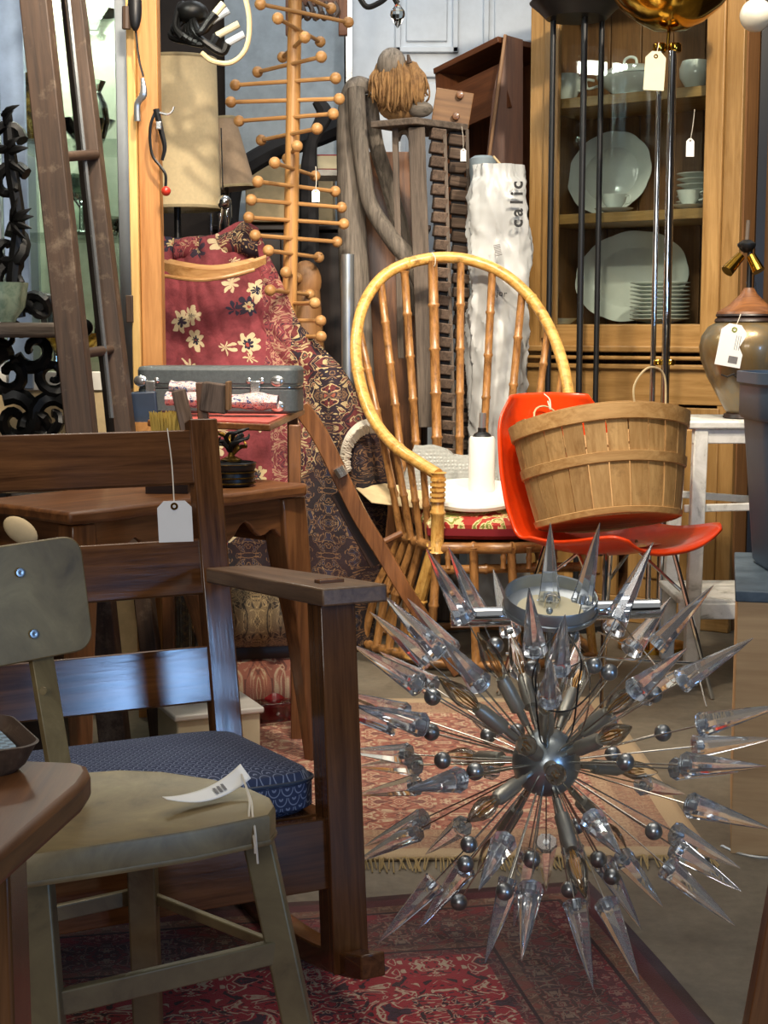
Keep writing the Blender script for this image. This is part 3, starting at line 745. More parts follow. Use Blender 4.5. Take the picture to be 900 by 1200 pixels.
tag(part('grey_pipe', MB().tube([(0, 0, 0), (0, 0, P(408, 298, 5.0).z)], .022, 14), M['alu'], M=T((408 - 450) / F * 5.0, 5.0, 0)), 'upright grey metal pipe left of the grey driftwood', 'pipe')

# ------------------------------------------------------------------ tan carved figure half hidden behind the pole
b = P(358, 330, 5.12)
t = thing('pale_wood_mask', 'round pale carved wood form behind the foot of the peg stand', 'carving', (b.x, 5.12, 0))
part('head', MB().sph((b.x, 5.12, b.z), .055, 16, 12, sc=(1, .6, 1.3)), M['crate_edge'], t)
part('body', MB().lathe([(.08, 0), (.07, .3), (.09, .6), (.05, b.z - .03)], 16), M['crate_edge'], t, M=T(b.x, 5.12, 0))
# ------------------------------------------------------------------ driftwood limb and carved stand
D = 5.20
t = thing('driftwood_limb', 'thick bent grey driftwood limb left of the carved stand', 'driftwood', PZ(412, 0, D))
curve('main_limb', [PZ(424, .0, D), P(424, 560, D), P(420, 430, D), P(414, 300, D), P(410, 200, D), P(409, 135, D), P(416, 103, D), P(432, 101, D + .02)], [.05, .055, .055, .052, .045, .04, .036, .025], M['drift'], t, n=12)
curve('branch', [P(417, 104, D - .04), P(420, 150, D - .06), P(426, 200, D - .07), P(434, 240, D - .08), P(458, 278, D - .09), P(484, 310, D - .09), P(500, 345, D - .09)], [.03, .03, .028, .027, .03, .034, .03], M['drift'], t, n=12)
curve('back_branch', [P(432, 110, D + .06), P(441, 170, D + .1), P(458, 225, D + .14), P(474, 290, D + .16), P(480, 370, D + .16)], [.03, .028, .03, .03, .025], M['drift'], t, n=10)
st = thing('carved_stand', 'weathered wood pedestal with notched block columns and a flat top', 'pedestal', PZ(505, 0, D))
zt = P(490, 143, D - .1).z
pts = [P(434, 148, D - .12), P(487, 139, D - .22), P(549, 146, D - .05), P(500, 138, D + .12)]
c = sum(pts, Vector()) / 4
part('top', MB().prism([(p.x - c.x, p.y - c.y) for p in pts], -.022, 0), M['drift_x'], st, M=T(c.x, c.y, zt), bevel=.003)
bar('leg', P(463, 150, D - .1), P(470, 420, D - .08), .022, .022, M['drift_x'], st)
bar('leg', P(488, 150, D - .16), P(500, 500, D - .12), .055, .05, M['drift_x'], st, up=(0, 1, 0))
curve('bracket', [P(466, 165, D - .1), P(470, 156, D - .11), P(478, 157, D - .13), P(484, 172, D - .14)], .008, M['drift_x'], st)
for cx0, cx1, yy, dd, wd in ((511, 521, 158, -.12, .047), (534, 543, 165, -.03, .06)):
    bar('column_core', P(cx0, 150, D + dd + .03), P(cx1 + 4, 560, D + dd + .03), wd * .8, .03, M['darkwood'], st, up=(0, 1, 0))
    n_ = 24 if cx0 < 520 else 23
    for k in range(n_):
        y = yy + k * 16.2; px = cx0 + (cx1 - cx0) * (y - 150) / 270
        m = MB().box((0, 0, 0), (wd + random.uniform(-.003, .004), .045, .034))
        m.v = [(x, yv - (.012 if z > 0 else 0), z) for x, yv, z in m.v]
        part('notched_block', m, M['drift_block'], st, M=T(P(px + random.uniform(-.8, .8), y, D + dd)) @ RZ(8) @ RY(random.uniform(3, 8)), bevel=.004)
    bar('column_edge', P(cx0 + (10 if cx0 < 520 else 13), 152, D + dd - .01), P(cx1 + 13, 560, D + dd - .01), .012, .03, M['drift_x'], st, up=(0, 1, 0))
part('foot', MB().box((PZ(512, 0, D).x, D - .05, P(0, 560, D).z / 2), (.15, .18, P(0, 560, D).z)), M['drift_x'], st, bevel=.01)
price_tag('tiny white price tag hanging from the top of the carved stand', P(541, 148, D - .14), P(543, 174, D - .14), .019, .042)
# carved doll with raffia hair bending over the stand
t = thing('raffia_doll', 'carved wooden doll head with long tan raffia hair on the carved stand', 'doll', Vector((P(468, 140, D - .06).x, D - .06, zt)))
part('head', MB().sph(P(459, 76, D - .02), .05, 18, 14, sc=(1.0, .9, 1.15)), M['drift'], t)
part('shoulder', MB().sph(P(492, 128, D - .02), .035, 14, 10, sc=(1.3, .9, .8)), M['drift'], t)
part('body', MB().sph(P(468, 124, D), .06, 16, 12, sc=(1.25, .7, .9)), M['raffia'], t)
part('ear_peg', MB().tube([P(480, 74, D - .05), P(478, 64, D - .05)], [.01, .004], 8), M['ladder'], t)
hair = MB()
for i in range(230):
    u = random.uniform(-1, 1); dep = random.uniform(0, 1)
    x0 = 466 + 24 * u; y0 = 76 - 5 * (1 - u * u) + random.uniform(-2, 5); x1 = 468 + 33 * u + random.uniform(-3, 3); y1 = 126 - 12 * abs(u) ** 2 + random.uniform(-12, 6)
    dd = D - .075 + .06 * abs(u) + .03 * dep
    hair.tube(smooth_pts([P(x0, y0, dd + .02), P((x0 * .35 + x1 * .65) + random.uniform(-2, 2) + 3 * u, (y0 * .6 + y1 * .4), dd - .02), P(x1 + random.uniform(-2, 2), y1 - 8, dd - .02), P(x1 + random.uniform(-4, 4), y1, dd)], 3), random.uniform(.0028, .0048), 4)
part('raffia_hair', hair, M['raffia'], t, kind='stuff')

# ------------------------------------------------------------------ tilted brown wooden case behind
D = 5.85
A, B = P(510, 84, D), P(590, 40, D - .25)
t = thing('brown_wooden_case', 'open brown wooden case tipped on its side by the white door', 'case', (B.x, D, 0))
xd = (B - A); xd.z = 0; L = xd.length; xd.normalize(); ang = math.degrees(math.atan2(xd.y, xd.x))
setF(T(A) @ RZ(ang - 4) @ RY(-11))
Lb = (B - A).length; Hh = .62
part('top_board', MB().box((Lb / 2, .15, -.0), (Lb, .32, .022)), M['crate_wood'], t, bevel=.002)
part('back_board', MB().box((Lb / 2 - .05, .3, -Hh / 2), (Lb - .1, .015, Hh)), M['crate_wood'], t)
part('left_side', MB().box((.01, .15, -.31), (.022, .3, .62)), M['crate_wood'], t, M=RY(6))
part('bottom_board', MB().box((Lb / 2 - .08, .15, -Hh), (Lb - .16, .3, .022)), M['crate_wood'], t)
part('inner_rail', MB().box((Lb / 2, .03, -.16), (Lb - .03, .02, .17)), M['crate_wood'], t)
part('knob', MB().sph((Lb * .32, .01, -.12), .012, 12, 8), M['crate_wood'], t)
setF()
pts = [(592, 40), (613, 46), (613, 205), (570, 190), (578, 110)]
a = P(600, 60, D - .28)
part('side_panel', MB().prism([(P(x, y, D - .28).x, P(x, y, D - .28).z) for x, y in pts], -.012, .012, M=Matrix(((1, 0, 0, 0), (0, 0, 1, D - .26), (0, 1, 0, 0), (0, 0, 0, 1)))), M['crate_wood'], t)
bar('front_edge', P(592, 41, D - .28), P(571, 200, D - .28), .012, .03, M['crate_edge'], t, up=(0, 1, 0))
part('support', MB().box((P(590, 0, D).x, D + .05, P(0, 200, D).z / 2 - .05), (.16, .3, P(0, 200, D).z - .1)), M['darkwood'], t)
D = 5.4
t = thing('pale_drawer_front', 'small pale wooden drawer front with two knobs leaning on the brown case', 'drawer front', P(530, 150, D))
part('board', MB().box((0, 0, 0), (.135, .018, .13)), M['crate_edge'], t, M=T(P(530, 128, D)) @ RY(9), bevel=.002)
for q in ((539, 112), (534, 137)): part('knob', MB().lathe([(.007, 0), (.006, .008), (.014, .012), (.012, .02), (0.004, .022)], 14), M['walnut'], t, M=T(P(q[0], q[1], D - .01)) @ RX(90))

# ------------------------------------------------------------------ white plastic bag and roll
D = 5.0
zt, zb = P(580, 193, D).z, 0.0
t = thing('white_plastic_bag', 'tall white plastic shop bag with black lettering against the pine cabinet', 'bag', (PZ(583, 0, D).x, D, 0))
hh = zt
def bagf(u, v):
    a = 2 * PI * u; z = v * hh
    wdt = .112 * (1 - .08 * v) * (1 if v < .95 else 1 - (v - .95) * 4)
    wdt *= (abs(math.cos(a)) ** 3.2 + abs(math.sin(a)) ** 3.2) ** (-1 / 3.2) if v < .97 else 1
    nz = noise.fractal(Vector((math.cos(a) * 1.5, math.sin(a) * 1.5, z * 7)), 1, 2, 4) * .022
    cr_ = (abs(noise.noise(Vector((a * 1.3, z * 9 + a, 3)))) ** .6) * .022
    r = wdt + nz - cr_
    px = 583 + (.5 - v) * 6
    return (PZ(px, 0, D).x + r * math.cos(a), D + r * .62 * math.sin(a), z)
part('bag_sheet', MB().grid(bagf, 90, 150), M['bagplastic'], t)
rows = [('c', 262), ('a', 249), ('l', 237), ('i', 227), ('c', 217)]
for ch, y in rows:
    p = P(606, y, D - .088)
    text_part('lettering', ch, .058, M['ink'], t, T(p) @ RZ(6) @ RX(90) @ RZ(90), bold=.0016)
p = P(588, 344, D - .093); text_part('small_lettering', 'jor', .03, M['ink'], t, T(p) @ RX(90) @ RZ(-8))
p = P(583, 292, D - .097)
for i in range(9):
    part('barcode_line', MB().box((0, 0, i * .0042), (.022, .001, .0022 if i % 3 else .003)), M['grey_ink'], t, M=T(p) @ RY(-12) @ T(0, 0, -.02))
part('roll', MB().lathe([(.042, 0), (.042, .97), (.045, .99), (.045, 1.035), (.03, 1.045), (.028, 1.0)], 24), M['tubegrey'], t, M=T(PZ(565, 0, D).x, D + .07, .6) @ S3(1, 1, (P(0, 180, D).z - .6) / 1.045))
curve('cord', [P(578, 183, D), P(584, 190, D), P(590, 197, D)], .004, M['kraft'], t)

# ------------------------------------------------------------------ pine china cabinet
cO = PZ(617, 0, 5.3); cE = PZ(860, 0, 4.88)
xd = (cE - cO); CW = xd.length; Mc = frame_from(cO, xd)
setF(Mc)
cab = thing('china_cabinet', 'waxed pine china cabinet with a glass door full of white dishes', 'cabinet', M=Mc)
CD, CH = .36, 2.35
z1, z2, z3 = 1.808, 1.412, 1.03
SL, SRt = .078, CW - .078
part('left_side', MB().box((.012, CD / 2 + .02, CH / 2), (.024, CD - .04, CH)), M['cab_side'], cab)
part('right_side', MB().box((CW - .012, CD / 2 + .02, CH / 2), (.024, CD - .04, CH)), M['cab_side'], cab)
part('left_stile', MB().box((.028, .011, CH / 2 + .02), (.056, .022, CH - .04)), M['cab'], cab, bevel=.002)
part('right_stile', MB().box((CW - .03, .011, CH / 2 + .02), (.06, .022, CH - .04)), M['cab'], cab, bevel=.002)
for i in range(6):
    wd = (CW - .05) / 6
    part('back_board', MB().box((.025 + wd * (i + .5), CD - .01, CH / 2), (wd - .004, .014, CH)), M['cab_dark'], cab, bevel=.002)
part('top_board', MB().box((CW / 2, CD / 2, CH), (CW, CD, .025)), M['cab'], cab)
for z in (z1, z2, z3): part('shelf', MB().box((CW / 2, CD / 2 + .015, z - .017), (CW - .05, CD - .05, .034)), M['cab'], cab, bevel=.002)
zd = z3 - .02                      # glass door
door = part('glazed_door', MB().box((.086, .0, (zd - .05 + CH - .03) / 2 + .02), (.056, .024, CH - .03 - zd + .05)), M['cab'], cab, bevel=.003)
part('door_stile', MB().box((CW - .092, .0, (zd - .05 + CH - .03) / 2 + .02), (.062, .024, CH - .03 - zd + .05)), M['cab'], door, bevel=.003)
part('door_rail', MB().box((CW / 2, .0, zd - .02), (CW - .23, .023, .075)), M['cab'], door, bevel=.003)
part('door_rail', MB().box((CW / 2, .0, CH - .07), (CW - .23, .023, .1)), M['cab'], door, bevel=.003)
part('pane', MB().box((CW / 2, .004, (zd + CH) / 2 - .03), (CW - .225, .003, CH - zd - .1)), M['pane'], door)
for zz, hh, pr in ((.945, .022, .03), (.915, .014, .02), (.885, .018, .012)):
    part('waist_moulding', MB().box((CW / 2, -.004 - pr / 2 + .01, zz), (CW + .01, pr + .02, hh)), M['cab'], cab, bevel=.005)
part('frieze_board', MB().box((CW / 2, .008, .82), (CW, .02, .12)), M['cab'], cab, bevel=.002)
for x0, x1 in ((.05, CW / 2 - .02), (CW / 2 + .02, CW - .05)):
    dr = part('lower_door', MB().box(((x0 + x1) / 2, .0, .42), (x1 - x0, .02, .66)), M['cab'], cab, bevel=.003)
    part('door_panel', MB().box(((x0 + x1) / 2, -.012, .42), (x1 - x0 - .12, .012, .52)), M['cab'], dr, bevel=.006)
part('plinth', MB().box((CW / 2, .0, .045), (CW + .012, .03, .09)), M['cab'], cab, bevel=.004)
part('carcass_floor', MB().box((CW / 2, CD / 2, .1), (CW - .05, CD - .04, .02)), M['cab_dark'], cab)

z1 += .0012; z2 += .0012; z3 += .0012
def X(px, z, dep=.16):                       # cabinet-local x whose front-ish plane appears at pixel column px (depth .15)
    best = None
    for i in range(201):
        x = CW * i / 200; p = Mc @ Vector((x, dep, z)); q = 450 + F * p.x / p.y
        if best is None or abs(q - px) < best[0]: best = (abs(q - px), x)
    return best[1]
def platter(name, label, px, z, rw, rh, lean, dep=.0, cat='platter'):
    g = MB(); n_ = 72; rings = []
    for f_, zz in ((.0, .010), (.55, .010), (.66, .004), (.70, .006), (.97, .022), (1.0, .023), (1.0, .019), (.7, .0), (.6, -.003), (.0, -.003)):
        rings.append([((f_ * rw * (1 + (.022 * abs(math.cos(5.5 * a)) if f_ > .9 else 0))) * math.cos(a), f_ * rh * (1 + (.022 * abs(math.cos(5.5 * a)) if f_ > .9 else 0)) * math.sin(a), zz + .0) for a in [2 * PI * i / n_ for i in range(n_)]])
    g.loops(rings, caps=False)
    x = X(px, z, CD - .07)
    return tag(part(name, g, M['porcelain'], M=T(x, CD - .05 - dep, z + rh * math.cos(R(lean)) + .006) @ RX(90 - lean)), label, cat)
setF(Mc)
platter('serving_platter', 'large scalloped white platter standing on the middle cabinet shelf', 711, z2, .160, .152, 14, .02)
platter('serving_platter', 'very large white platter with a wavy rim on the lowest cabinet shelf', 738, z3, .215, .165, 14, .02)
def cup(px, z, y, s=1.0, handle=1, M0=None, parent_label=None, lab='', name='teacup'):
    t = thing(name, lab, 'cup', M=Mc @ T(X(px, z), y, z))
    m = T(X(px, z), y, z)
    part('saucer', MB().lathe([(.03 * s, .0), (.035 * s, .003), (.066 * s, .013), (.068 * s, .015), (.03 * s, .007), (.0, .006)], 28), M['porcelain'], t, M=m)
    part('cup_body', MB().lathe([(.018 * s, .008), (.02 * s, .014), (.038 * s, .035), (.045 * s, .062), (.043 * s, .062), (.035 * s, .035), (.0, .016)], 28), M['porcelain'], t, M=m)
    if handle: curve('handle', [m @ Vector((.042 * s, 0, .055)), m @ Vector((.06 * s, -.005, .056)), m @ Vector((.062 * s, -.005, .035)), m @ Vector((.04 * s, 0, .03))], .0035, M['porcelain'], t, n=6)
    return t
def no(): pass
cup(725, z2, .09, 1.0, lab='white teacup on a saucer before the middle shelf platter')
cup(808, z2, .10, .9, lab='white teacup at the right end of the middle cabinet shelf')
# stack of bowls behind the right teacup
def stack(n, px, z, y, r, dz, name, cat, labf, group):
    prof = [(.45 * r, 0), (.5 * r, .004), (r, .016), (r * 1.01, .019), (.96 * r, .019), (.5 * r, .008), (0, .007)]
    src = None
    words_ = ['topmost', 'second', 'third', 'fourth', 'fifth', 'sixth', 'seventh', 'eighth', 'ninth', 'tenth']
    for i in range(n):
        k_ = n - 1 - i; lab_ = ('topmost ' if k_ == 0 else 'lowest ' if i == 0 else '') + labf + ('' if k_ == 0 or i == 0 else ', %s from the top' % words_[k_])
        Mx = Mc @ T(X(px, z) + random.uniform(-.001, .001), y, z + i * dz)
        if src is None:
            setF(); src = tag(part(name, MB().lathe(prof, 36), M['porcelain'], M=Mx), lab_, cat, group); setF(Mc)
        else: dup(src, Mx, label=lab_)
stack(10, 775, z3, .12, .102, .0135, 'dinner_plate', 'plate', 'white dinner plate in the stack on the lowest cabinet shelf', 'dinner plates stacked in the cabinet')
stack(7, 800, z2, .24, .07, .019, 'white_bowl', 'bowl', 'white bowl in the stack on the middle cabinet shelf', 'bowls stacked in the cabinet')
setF(Mc)
tag(part('white_saucer', MB().lathe([(.03, 0), (.035, .004), (.055, .02), (.053, .02), (.03, .008), (0, .007)], 28), M['porcelain'], M=T(X(668, z3), .08, z3)), 'small white saucer at the left end of the lowest cabinet shelf', 'saucer')
# tureen
t = thing('covered_tureen', 'long white covered tureen with a ring handle on the top cabinet shelf', 'tureen', M=Mc @ T(X(731, z1), .16, z1)); mm = T(X(731, z1), .16, z1) @ S3(1.3, .85, 1)
part('bowl', MB().lathe([(.05, 0), (.055, .006), (.045, .014), (.085, .05), (.095, .075), (.09, .077), (.0, .06)], 36), M['porcelain'], t, M=mm)
part('lid', MB().lathe([(.093, .078), (.09, .086), (.05, .108), (.0, .112)], 36), M['porcelain'], t, M=mm)
mh = T(X(731, z1), .16, z1)
curve('lid_handle', [mh @ Vector((-.025, 0, .108)), mh @ Vector((-.02, 0, .13)), mh @ Vector((0, 0, .138)), mh @ Vector((.02, 0, .13)), mh @ Vector((.025, 0, .108))], .005, M['porcelain'], t)
curve('side_handle', [mh @ Vector((-.135, 0, .07)), mh @ Vector((-.165, 0, .075)), mh @ Vector((-.16, 0, .045)), mh @ Vector((-.12, 0, .05))], .005, M['porcelain'], t)
def pot(name, lab, px, s, cat):
    mx = T(X(px, z1), .13, z1); t = thing(name, lab, cat, M=Mc @ mx)
    part('body', MB().lathe([(.03 * s, 0), (.034 * s, .006), (.058 * s, .04), (.06 * s, .07), (.05 * s, .095), (.045 * s, .095), (.04 * s, .06), (0, .02)], 28), M['porcelain'], t, M=mx)
    curve('handle', [mx @ Vector((.052 * s, 0, .08)), mx @ Vector((.085 * s, 0, .078)), mx @ Vector((.08 * s, 0, .04)), mx @ Vector((.055 * s, 0, .035))], .005, M['porcelain'], t)
pot('sugar_bowl', 'rounded white sugar bowl at the left end of the top cabinet shelf', 663, .85, 'bowl')
pot('gravy_jug', 'small white jug at the right end of the top cabinet shelf', 808, .9, 'jug')
setF()
price_tag('white price tag hanging on string from the cabinet door', P(814, 128, 4.85), P(809, 162, 4.85), .026, .058)
tag(part('green_panel', MB().box(((P(905, 200, 5.2)).x + .07, 5.2, 1.2), (.1, .04, 2.4)), plain('grey_green_paint', '#6f7262', .6), bevel=.003), 'tall grey green board at the right edge beside the cabinet', 'board')
t = thing('dark_gap_strip', 'thin black strip for the shaded gap between the cabinet and the grey green board', 'post', (P(889, 300, 5.0).x, 5.0, 0))  # strip coloured black to stand for the shade in the gap
part('post', MB().box((P(889, 300, 5.0).x, 5.0, 1.15), (.03, .03, 2.3)), M['black'], t)
# frosted globe bulb, top right
b = P(886, 18, 3.6)
t = thing('globe_bulb', 'frosted globe light bulb at the top right corner', 'bulb', b)
part('globe', MB().sph(b, .038, 24, 18), M['frost'], t); part('cap', MB().lathe([(.014, 0), (.014, .03), (.018, .032), (.018, .06)], 16), M['brass'], t, M=T(b.x, b.y, b.z + .034))
rod('flex', b + Vector((0, 0, .09)), b + Vector((0, 0, .7)), .003, M['black'], t)

# ------------------------------------------------------------------ black floor lamp
D = 4.98
x = P(681, 200, D).x
t = thing('black_floor_lamp', 'black floor lamp on three slim black rods before the cabinet', 'floor lamp', (x, D, 0))
zt = P(680, 22, D).z
for px, dd in ((646, .03), (681, -.03), (705, .05)):
    xx = P(px, 200, D).x; rod('rod', (xx, D + dd, .03), (xx + (.004 if px < 650 else 0), D + dd, zt + .01), .0105 if px == 681 else .0095, M['black'], t, n=12)
part('base', MB().lathe([(.115, 0), (.115, .02), (.10, .03), (.0, .032)], 32), M['black'], t, M=T(x, D, 0))
part('shade', MB().lathe([(.0, -.002), (.10, .0), (.125, .025), (.155, .05), (.15, .055), (.0, .03)], 36), M['black'], t, M=T(P(676, 22, D).x, D, zt))
# ------------------------------------------------------------------ brass and chrome floor lamp
D = 4.64
x = P(777, 200, D).x; zt = P(777, 62, D).z
t = thing('brass_chrome_floor_lamp', 'floor lamp with a brass bowl shade on three chrome rods', 'floor lamp', (x, D, 0))
for px, dd in ((769.5, -.01), (782.5, -.03), (788.5, .02)):
    xx = P(px, 200, D).x; rod('rod', (xx, D + dd, .03), (xx, D + dd, zt), .0115 if px == 782.5 else .0085, M['chrome'], t, n=16)
part('base', MB().lathe([(.11, 0), (.11, .015), (.03, .03), (.0, .032)], 32), M['brass'], t, M=T(x, D, 0))
for px in (772, 790): part('collar', MB().lathe([(.019, 0), (.021, .004), (.021, .022), (.017, .026)], 18), M['brass'], t, M=T(P(px, 60, D).x, D - .01, P(0, 62, D).z))
for px in (769.5, 784): part('collar', MB().lathe([(.012, 0), (.015, .004), (.015, .012), (.012, .018)], 14), M['brass'], t, M=T(P(px, 430, D).x, D - .02, P(0, 428, D).z))
rod('neck', (P(782, 60, D).x, D, zt + .01), (P(784, 40, D).x, D, P(0, 34, D).z), .005, M['brass'], t)
part('bowl_shade', MB().lathe([(.0, 0), (.05, .005), (.10, .03), (.15, .07), (.195, .13), (.19, .13), (.14, .07), (.09, .035), (0, .012)], 48), M['brass'], t, M=T(P(786, 30, D).x, D, P(0, 37, D).z))
tg, Mx = price_tag('cream paper tag hanging under the brass bowl of the floor lamp', P(772, 50, D - .03), P(769, 60, D - .05), .062, .115, rot=3, mat='manila')
# ------------------------------------------------------------------ rattan hoop chair
def hp(px, py, D): return P(px, py, D)
t = thing('rattan_armchair', 'golden rattan armchair with a large round hoop back and bamboo slats', 'chair', PZ(555, 0, 4.6))
hoop = [(513, 556, 4.30), (492, 543, 4.36), (462, 522, 4.44), (437, 490, 4.54), (422, 448, 4.63), (417, 402, 4.71), (427, 355, 4.78), (454, 320, 4.84), (497, 304, 4.88), (541, 303, 4.89), (585, 318, 4.87), (621, 348, 4.82), (646, 388, 4.75), (661, 432, 4.67), (669, 480, 4.58), (676, 520, 4.50), (690, 548, 4.42)]
curve('hoop', [hp(*q) for q in hoop], .0185, M['bamboo'], t, n=14, steps=8)
for q in ((424, 362, 4.77), (440, 493, 4.53), (508, 303, 4.885), (662, 436, 4.66)):
    pass
pts = smooth_pts([hp(*q) for q in hoop], 8)
for i in (14, 34, 60, 88, 112):                      # rattan nodes
    a, b = pts[i], pts[i + 1]; c = (a + b) / 2; d = (b - a).normalized()
    part('node', MB().tube([c - d * .007, c - d * .002, c + d * .002, c + d * .007], [.0185, .0205, .0205, .0185], 14), M['bamboo'], t)
def bpole(name, a, b, r, mat, n=10, bend=0):
    """bamboo pole with swollen nodes"""
    a = Vector(a); b = Vector(b); L = (b - a).length; k = max(2, int(L / .13)); ps = []; rs = []
    for i in range(k + 1):
        s = L * i / k
        for e, rr in ((-.008, 1.0), (-.002, 1.22), (.002, 1.22), (.008, 1.0)):
            if 0 <= s + e <= L: ps.append((s + e, 0, bend * math.sin(PI * (s + e) / L))); rs.append(r * rr)
    if ps[0][0] > 0: ps.insert(0, (0, 0, 0)); rs.insert(0, r)
    if ps[-1][0] < L: ps.append((L, 0, 0)); rs.append(r)
    return part(name, MB().tube(ps, rs, n), mat, t, M=frame_from(a, b - a))
sz = .375
slats = [(421, 386, 4.745, 458, 560, 4.60, .012), (446, 330, 4.83, 473, 560, 4.72, .013), (474, 318, 4.85, 490, 560, 4.78, .0135), (507, 306, 4.88, 514, 600, 4.80, .0165), (540, 305, 4.89, 538, 600, 4.82, .013), (577, 316, 4.88, 563, 600, 4.82, .013), (612, 340, 4.84, 588, 600, 4.78, .013), (643, 378, 4.77, 620, 560, 4.72, .012), (659, 432, 4.67, 643, 560, 4.62, .011)]
for x0, y0, d0, x1, y1, d1, r in slats:
    a = hp(x0, y0, d0); b = hp(x1, y1, d1); k = (a.z - sz) / (a.z - b.z); bpole('back_slat', a, a + (b - a) * k, r, M['bamboo_dk'])
# arm slats on the left
for x0, y0, d0, x1 , d1 in ((448, 510, 4.49, 470, 4.52), (464, 527, 4.43, 482, 4.46), (480, 538, 4.39, 493, 4.41), (496, 548, 4.35, 503, 4.38)):
    a = hp(x0, y0, d0); b = hp(x1, 636, d1); b.z = sz; bpole('arm_slat', a, b, .011, M['bamboo_dk'])
bpole('front_post', hp(514, 553, 4.30), hp(512, 648, 4.31), .020, M['bamboo'])
bpole('front_post', hp(690, 548, 4.42), hp(680, 650, 4.44), .018, M['bamboo'])
for k in range(5):
    p = hp(513.6 - k * .2, 560 + k * 6, 4.30); part('wrapping', MB().tube([p, p + Vector((0, 0, -.009))], .0235, 12), M['bamboo'], t)
# seat ring, rail, cane deck
ring = [hp(509, 640, 4.31), hp(600, 646, 4.30), hp(683, 644, 4.40), hp(672, 634, 4.62), hp(620, 628, 4.82), hp(545, 626, 4.88), hp(487, 630, 4.74), hp(470, 634, 4.56)]
for p in ring: p.z = sz
c = sum(ring, Vector()) / 8
part('seat_deck', MB().prism([(p.x - c.x, p.y - c.y) for p in ring], -.012, .004), M['bamboo_dk'], t, M=T(c.x, c.y, sz))
for i in range(8):
    bpole('seat_rail', ring[i] + Vector((0, 0, -.004)), ring[(i + 1) % 8] + Vector((0, 0, -.004)), .017, M['bamboo_dk'])
bpole('front_rail', hp(511, 668, 4.30), hp(683, 664, 4.40), .014, M['bamboo_dk'])
for px in (525, 556, 590, 620, 650):
    a = hp(px, 640, 4.3); a.z = sz; b = a.copy(); b.z = .31; bpole('rail_spindle', a, b, .008, M['bamboo_dk'])
# flaring base
base = [(425, 4.62), (441, 4.55), (456, 4.50), (472, 4.46), (484, 4.40), (505, 4.33), (560, 4.30), (610, 4.30), (660, 4.34), (700, 4.44)]
tops = [(472, 4.58), (478, 4.52), (486, 4.46), (494, 4.40), (510, 4.32), (513, 4.31), (556, 4.30), (600, 4.30), (645, 4.35), (683, 4.42)]
for (bx, bd), (tx, td) in zip(base, tops):
    a = PZ(tx, sz, td); b = PZ(bx, .02, bd); bpole('base_slat', a, b, .0135 if bx != 484 else .021, M['bamboo'] if bx in (484, 700) else M['bamboo_dk'], bend=.02 if bx < 500 else 0)
for i in range(len(base) - 1): bpole('base_rail', PZ(base[i][0], .02, base[i][1]), PZ(base[i + 1][0], .02, base[i + 1][1]), .014, M['bamboo_dk'])
bk = [PZ(700, .02, 4.44), PZ(675, .02, 4.80), PZ(560, .02, 4.92), PZ(432, .02, 4.78)]
for i in range(3): bpole('base_rail', bk[i], bk[i + 1], .014, M['bamboo_dk'])
for p_ in (PZ(675, .02, 4.80), PZ(450, .02, 4.80)): bpole('rear_leg', p_, PZ(620 if p_.x > .4 else 500, sz, 4.78), .016, M['bamboo_dk'])
tag(curve('string_loop', [P(506, 296, 4.86), P(510, 302, 4.85), P(509, 312, 4.86), P(504, 303, 4.9)], .0018, M['string'], n=5), 'white string knotted round the top of the rattan hoop', 'string')
# cushion with leaf print
nm = NT('leaf_print_cushion'); v = nm.coords(rnd=False)
wv = nm.noise(v, 5.5, 3, .6, 2.2)
pr = nm.ramp(wv, [(0, hexc('#a82a22')), (.44, hexc('#d9c48a')), (.50, hexc('#7f8a3c')), (.54, hexc('#e3cf9a')), (.58, hexc('#b03a2a'))], 'CONSTANT')
ge = nm.new('ShaderNodeTexCoord').outputs['Object']; sp_ = nm.new('ShaderNodeSeparateXYZ'); nm.link(ge, sp_.inputs[0])
M['cushion'] = nm.set(nm.mix(nm.math('LESS_THAN', sp_.outputs[2], .034), pr, hexc('#7c1420')), .8)
zc_off = .02
cp = [PZ(499, 0, 4.33), PZ(600, 0, 4.31), PZ(668, 0, 4.40), PZ(655, 0, 4.70), PZ(560, 0, 4.80), PZ(492, 0, 4.68)]
c = sum(cp, Vector()) / 6; m = MB()
def shrink(k): return [(p.x - c.x) * k for p in cp], [(p.y - c.y) * k for p in cp]
rings = []
for k, z in ((.90, 0), (.97, .012), (.98, .045), (.93, .062), (.6, .072), (.2, .074)):
    r2 = smooth_pts([Vector(((p.x - c.x) * k, (p.y - c.y) * k, z)) for p in cp + [cp[0]]], 6)[:-1]; rings.append([tuple(q) for q in r2])
m.loops(rings); tag(part('seat_cushion', m, M['cushion'], M=T(c.x, c.y, sz + .018)), 'dark red seat cushion with green and cream leaf print on the rattan chair', 'cushion')
zc = sz + .094
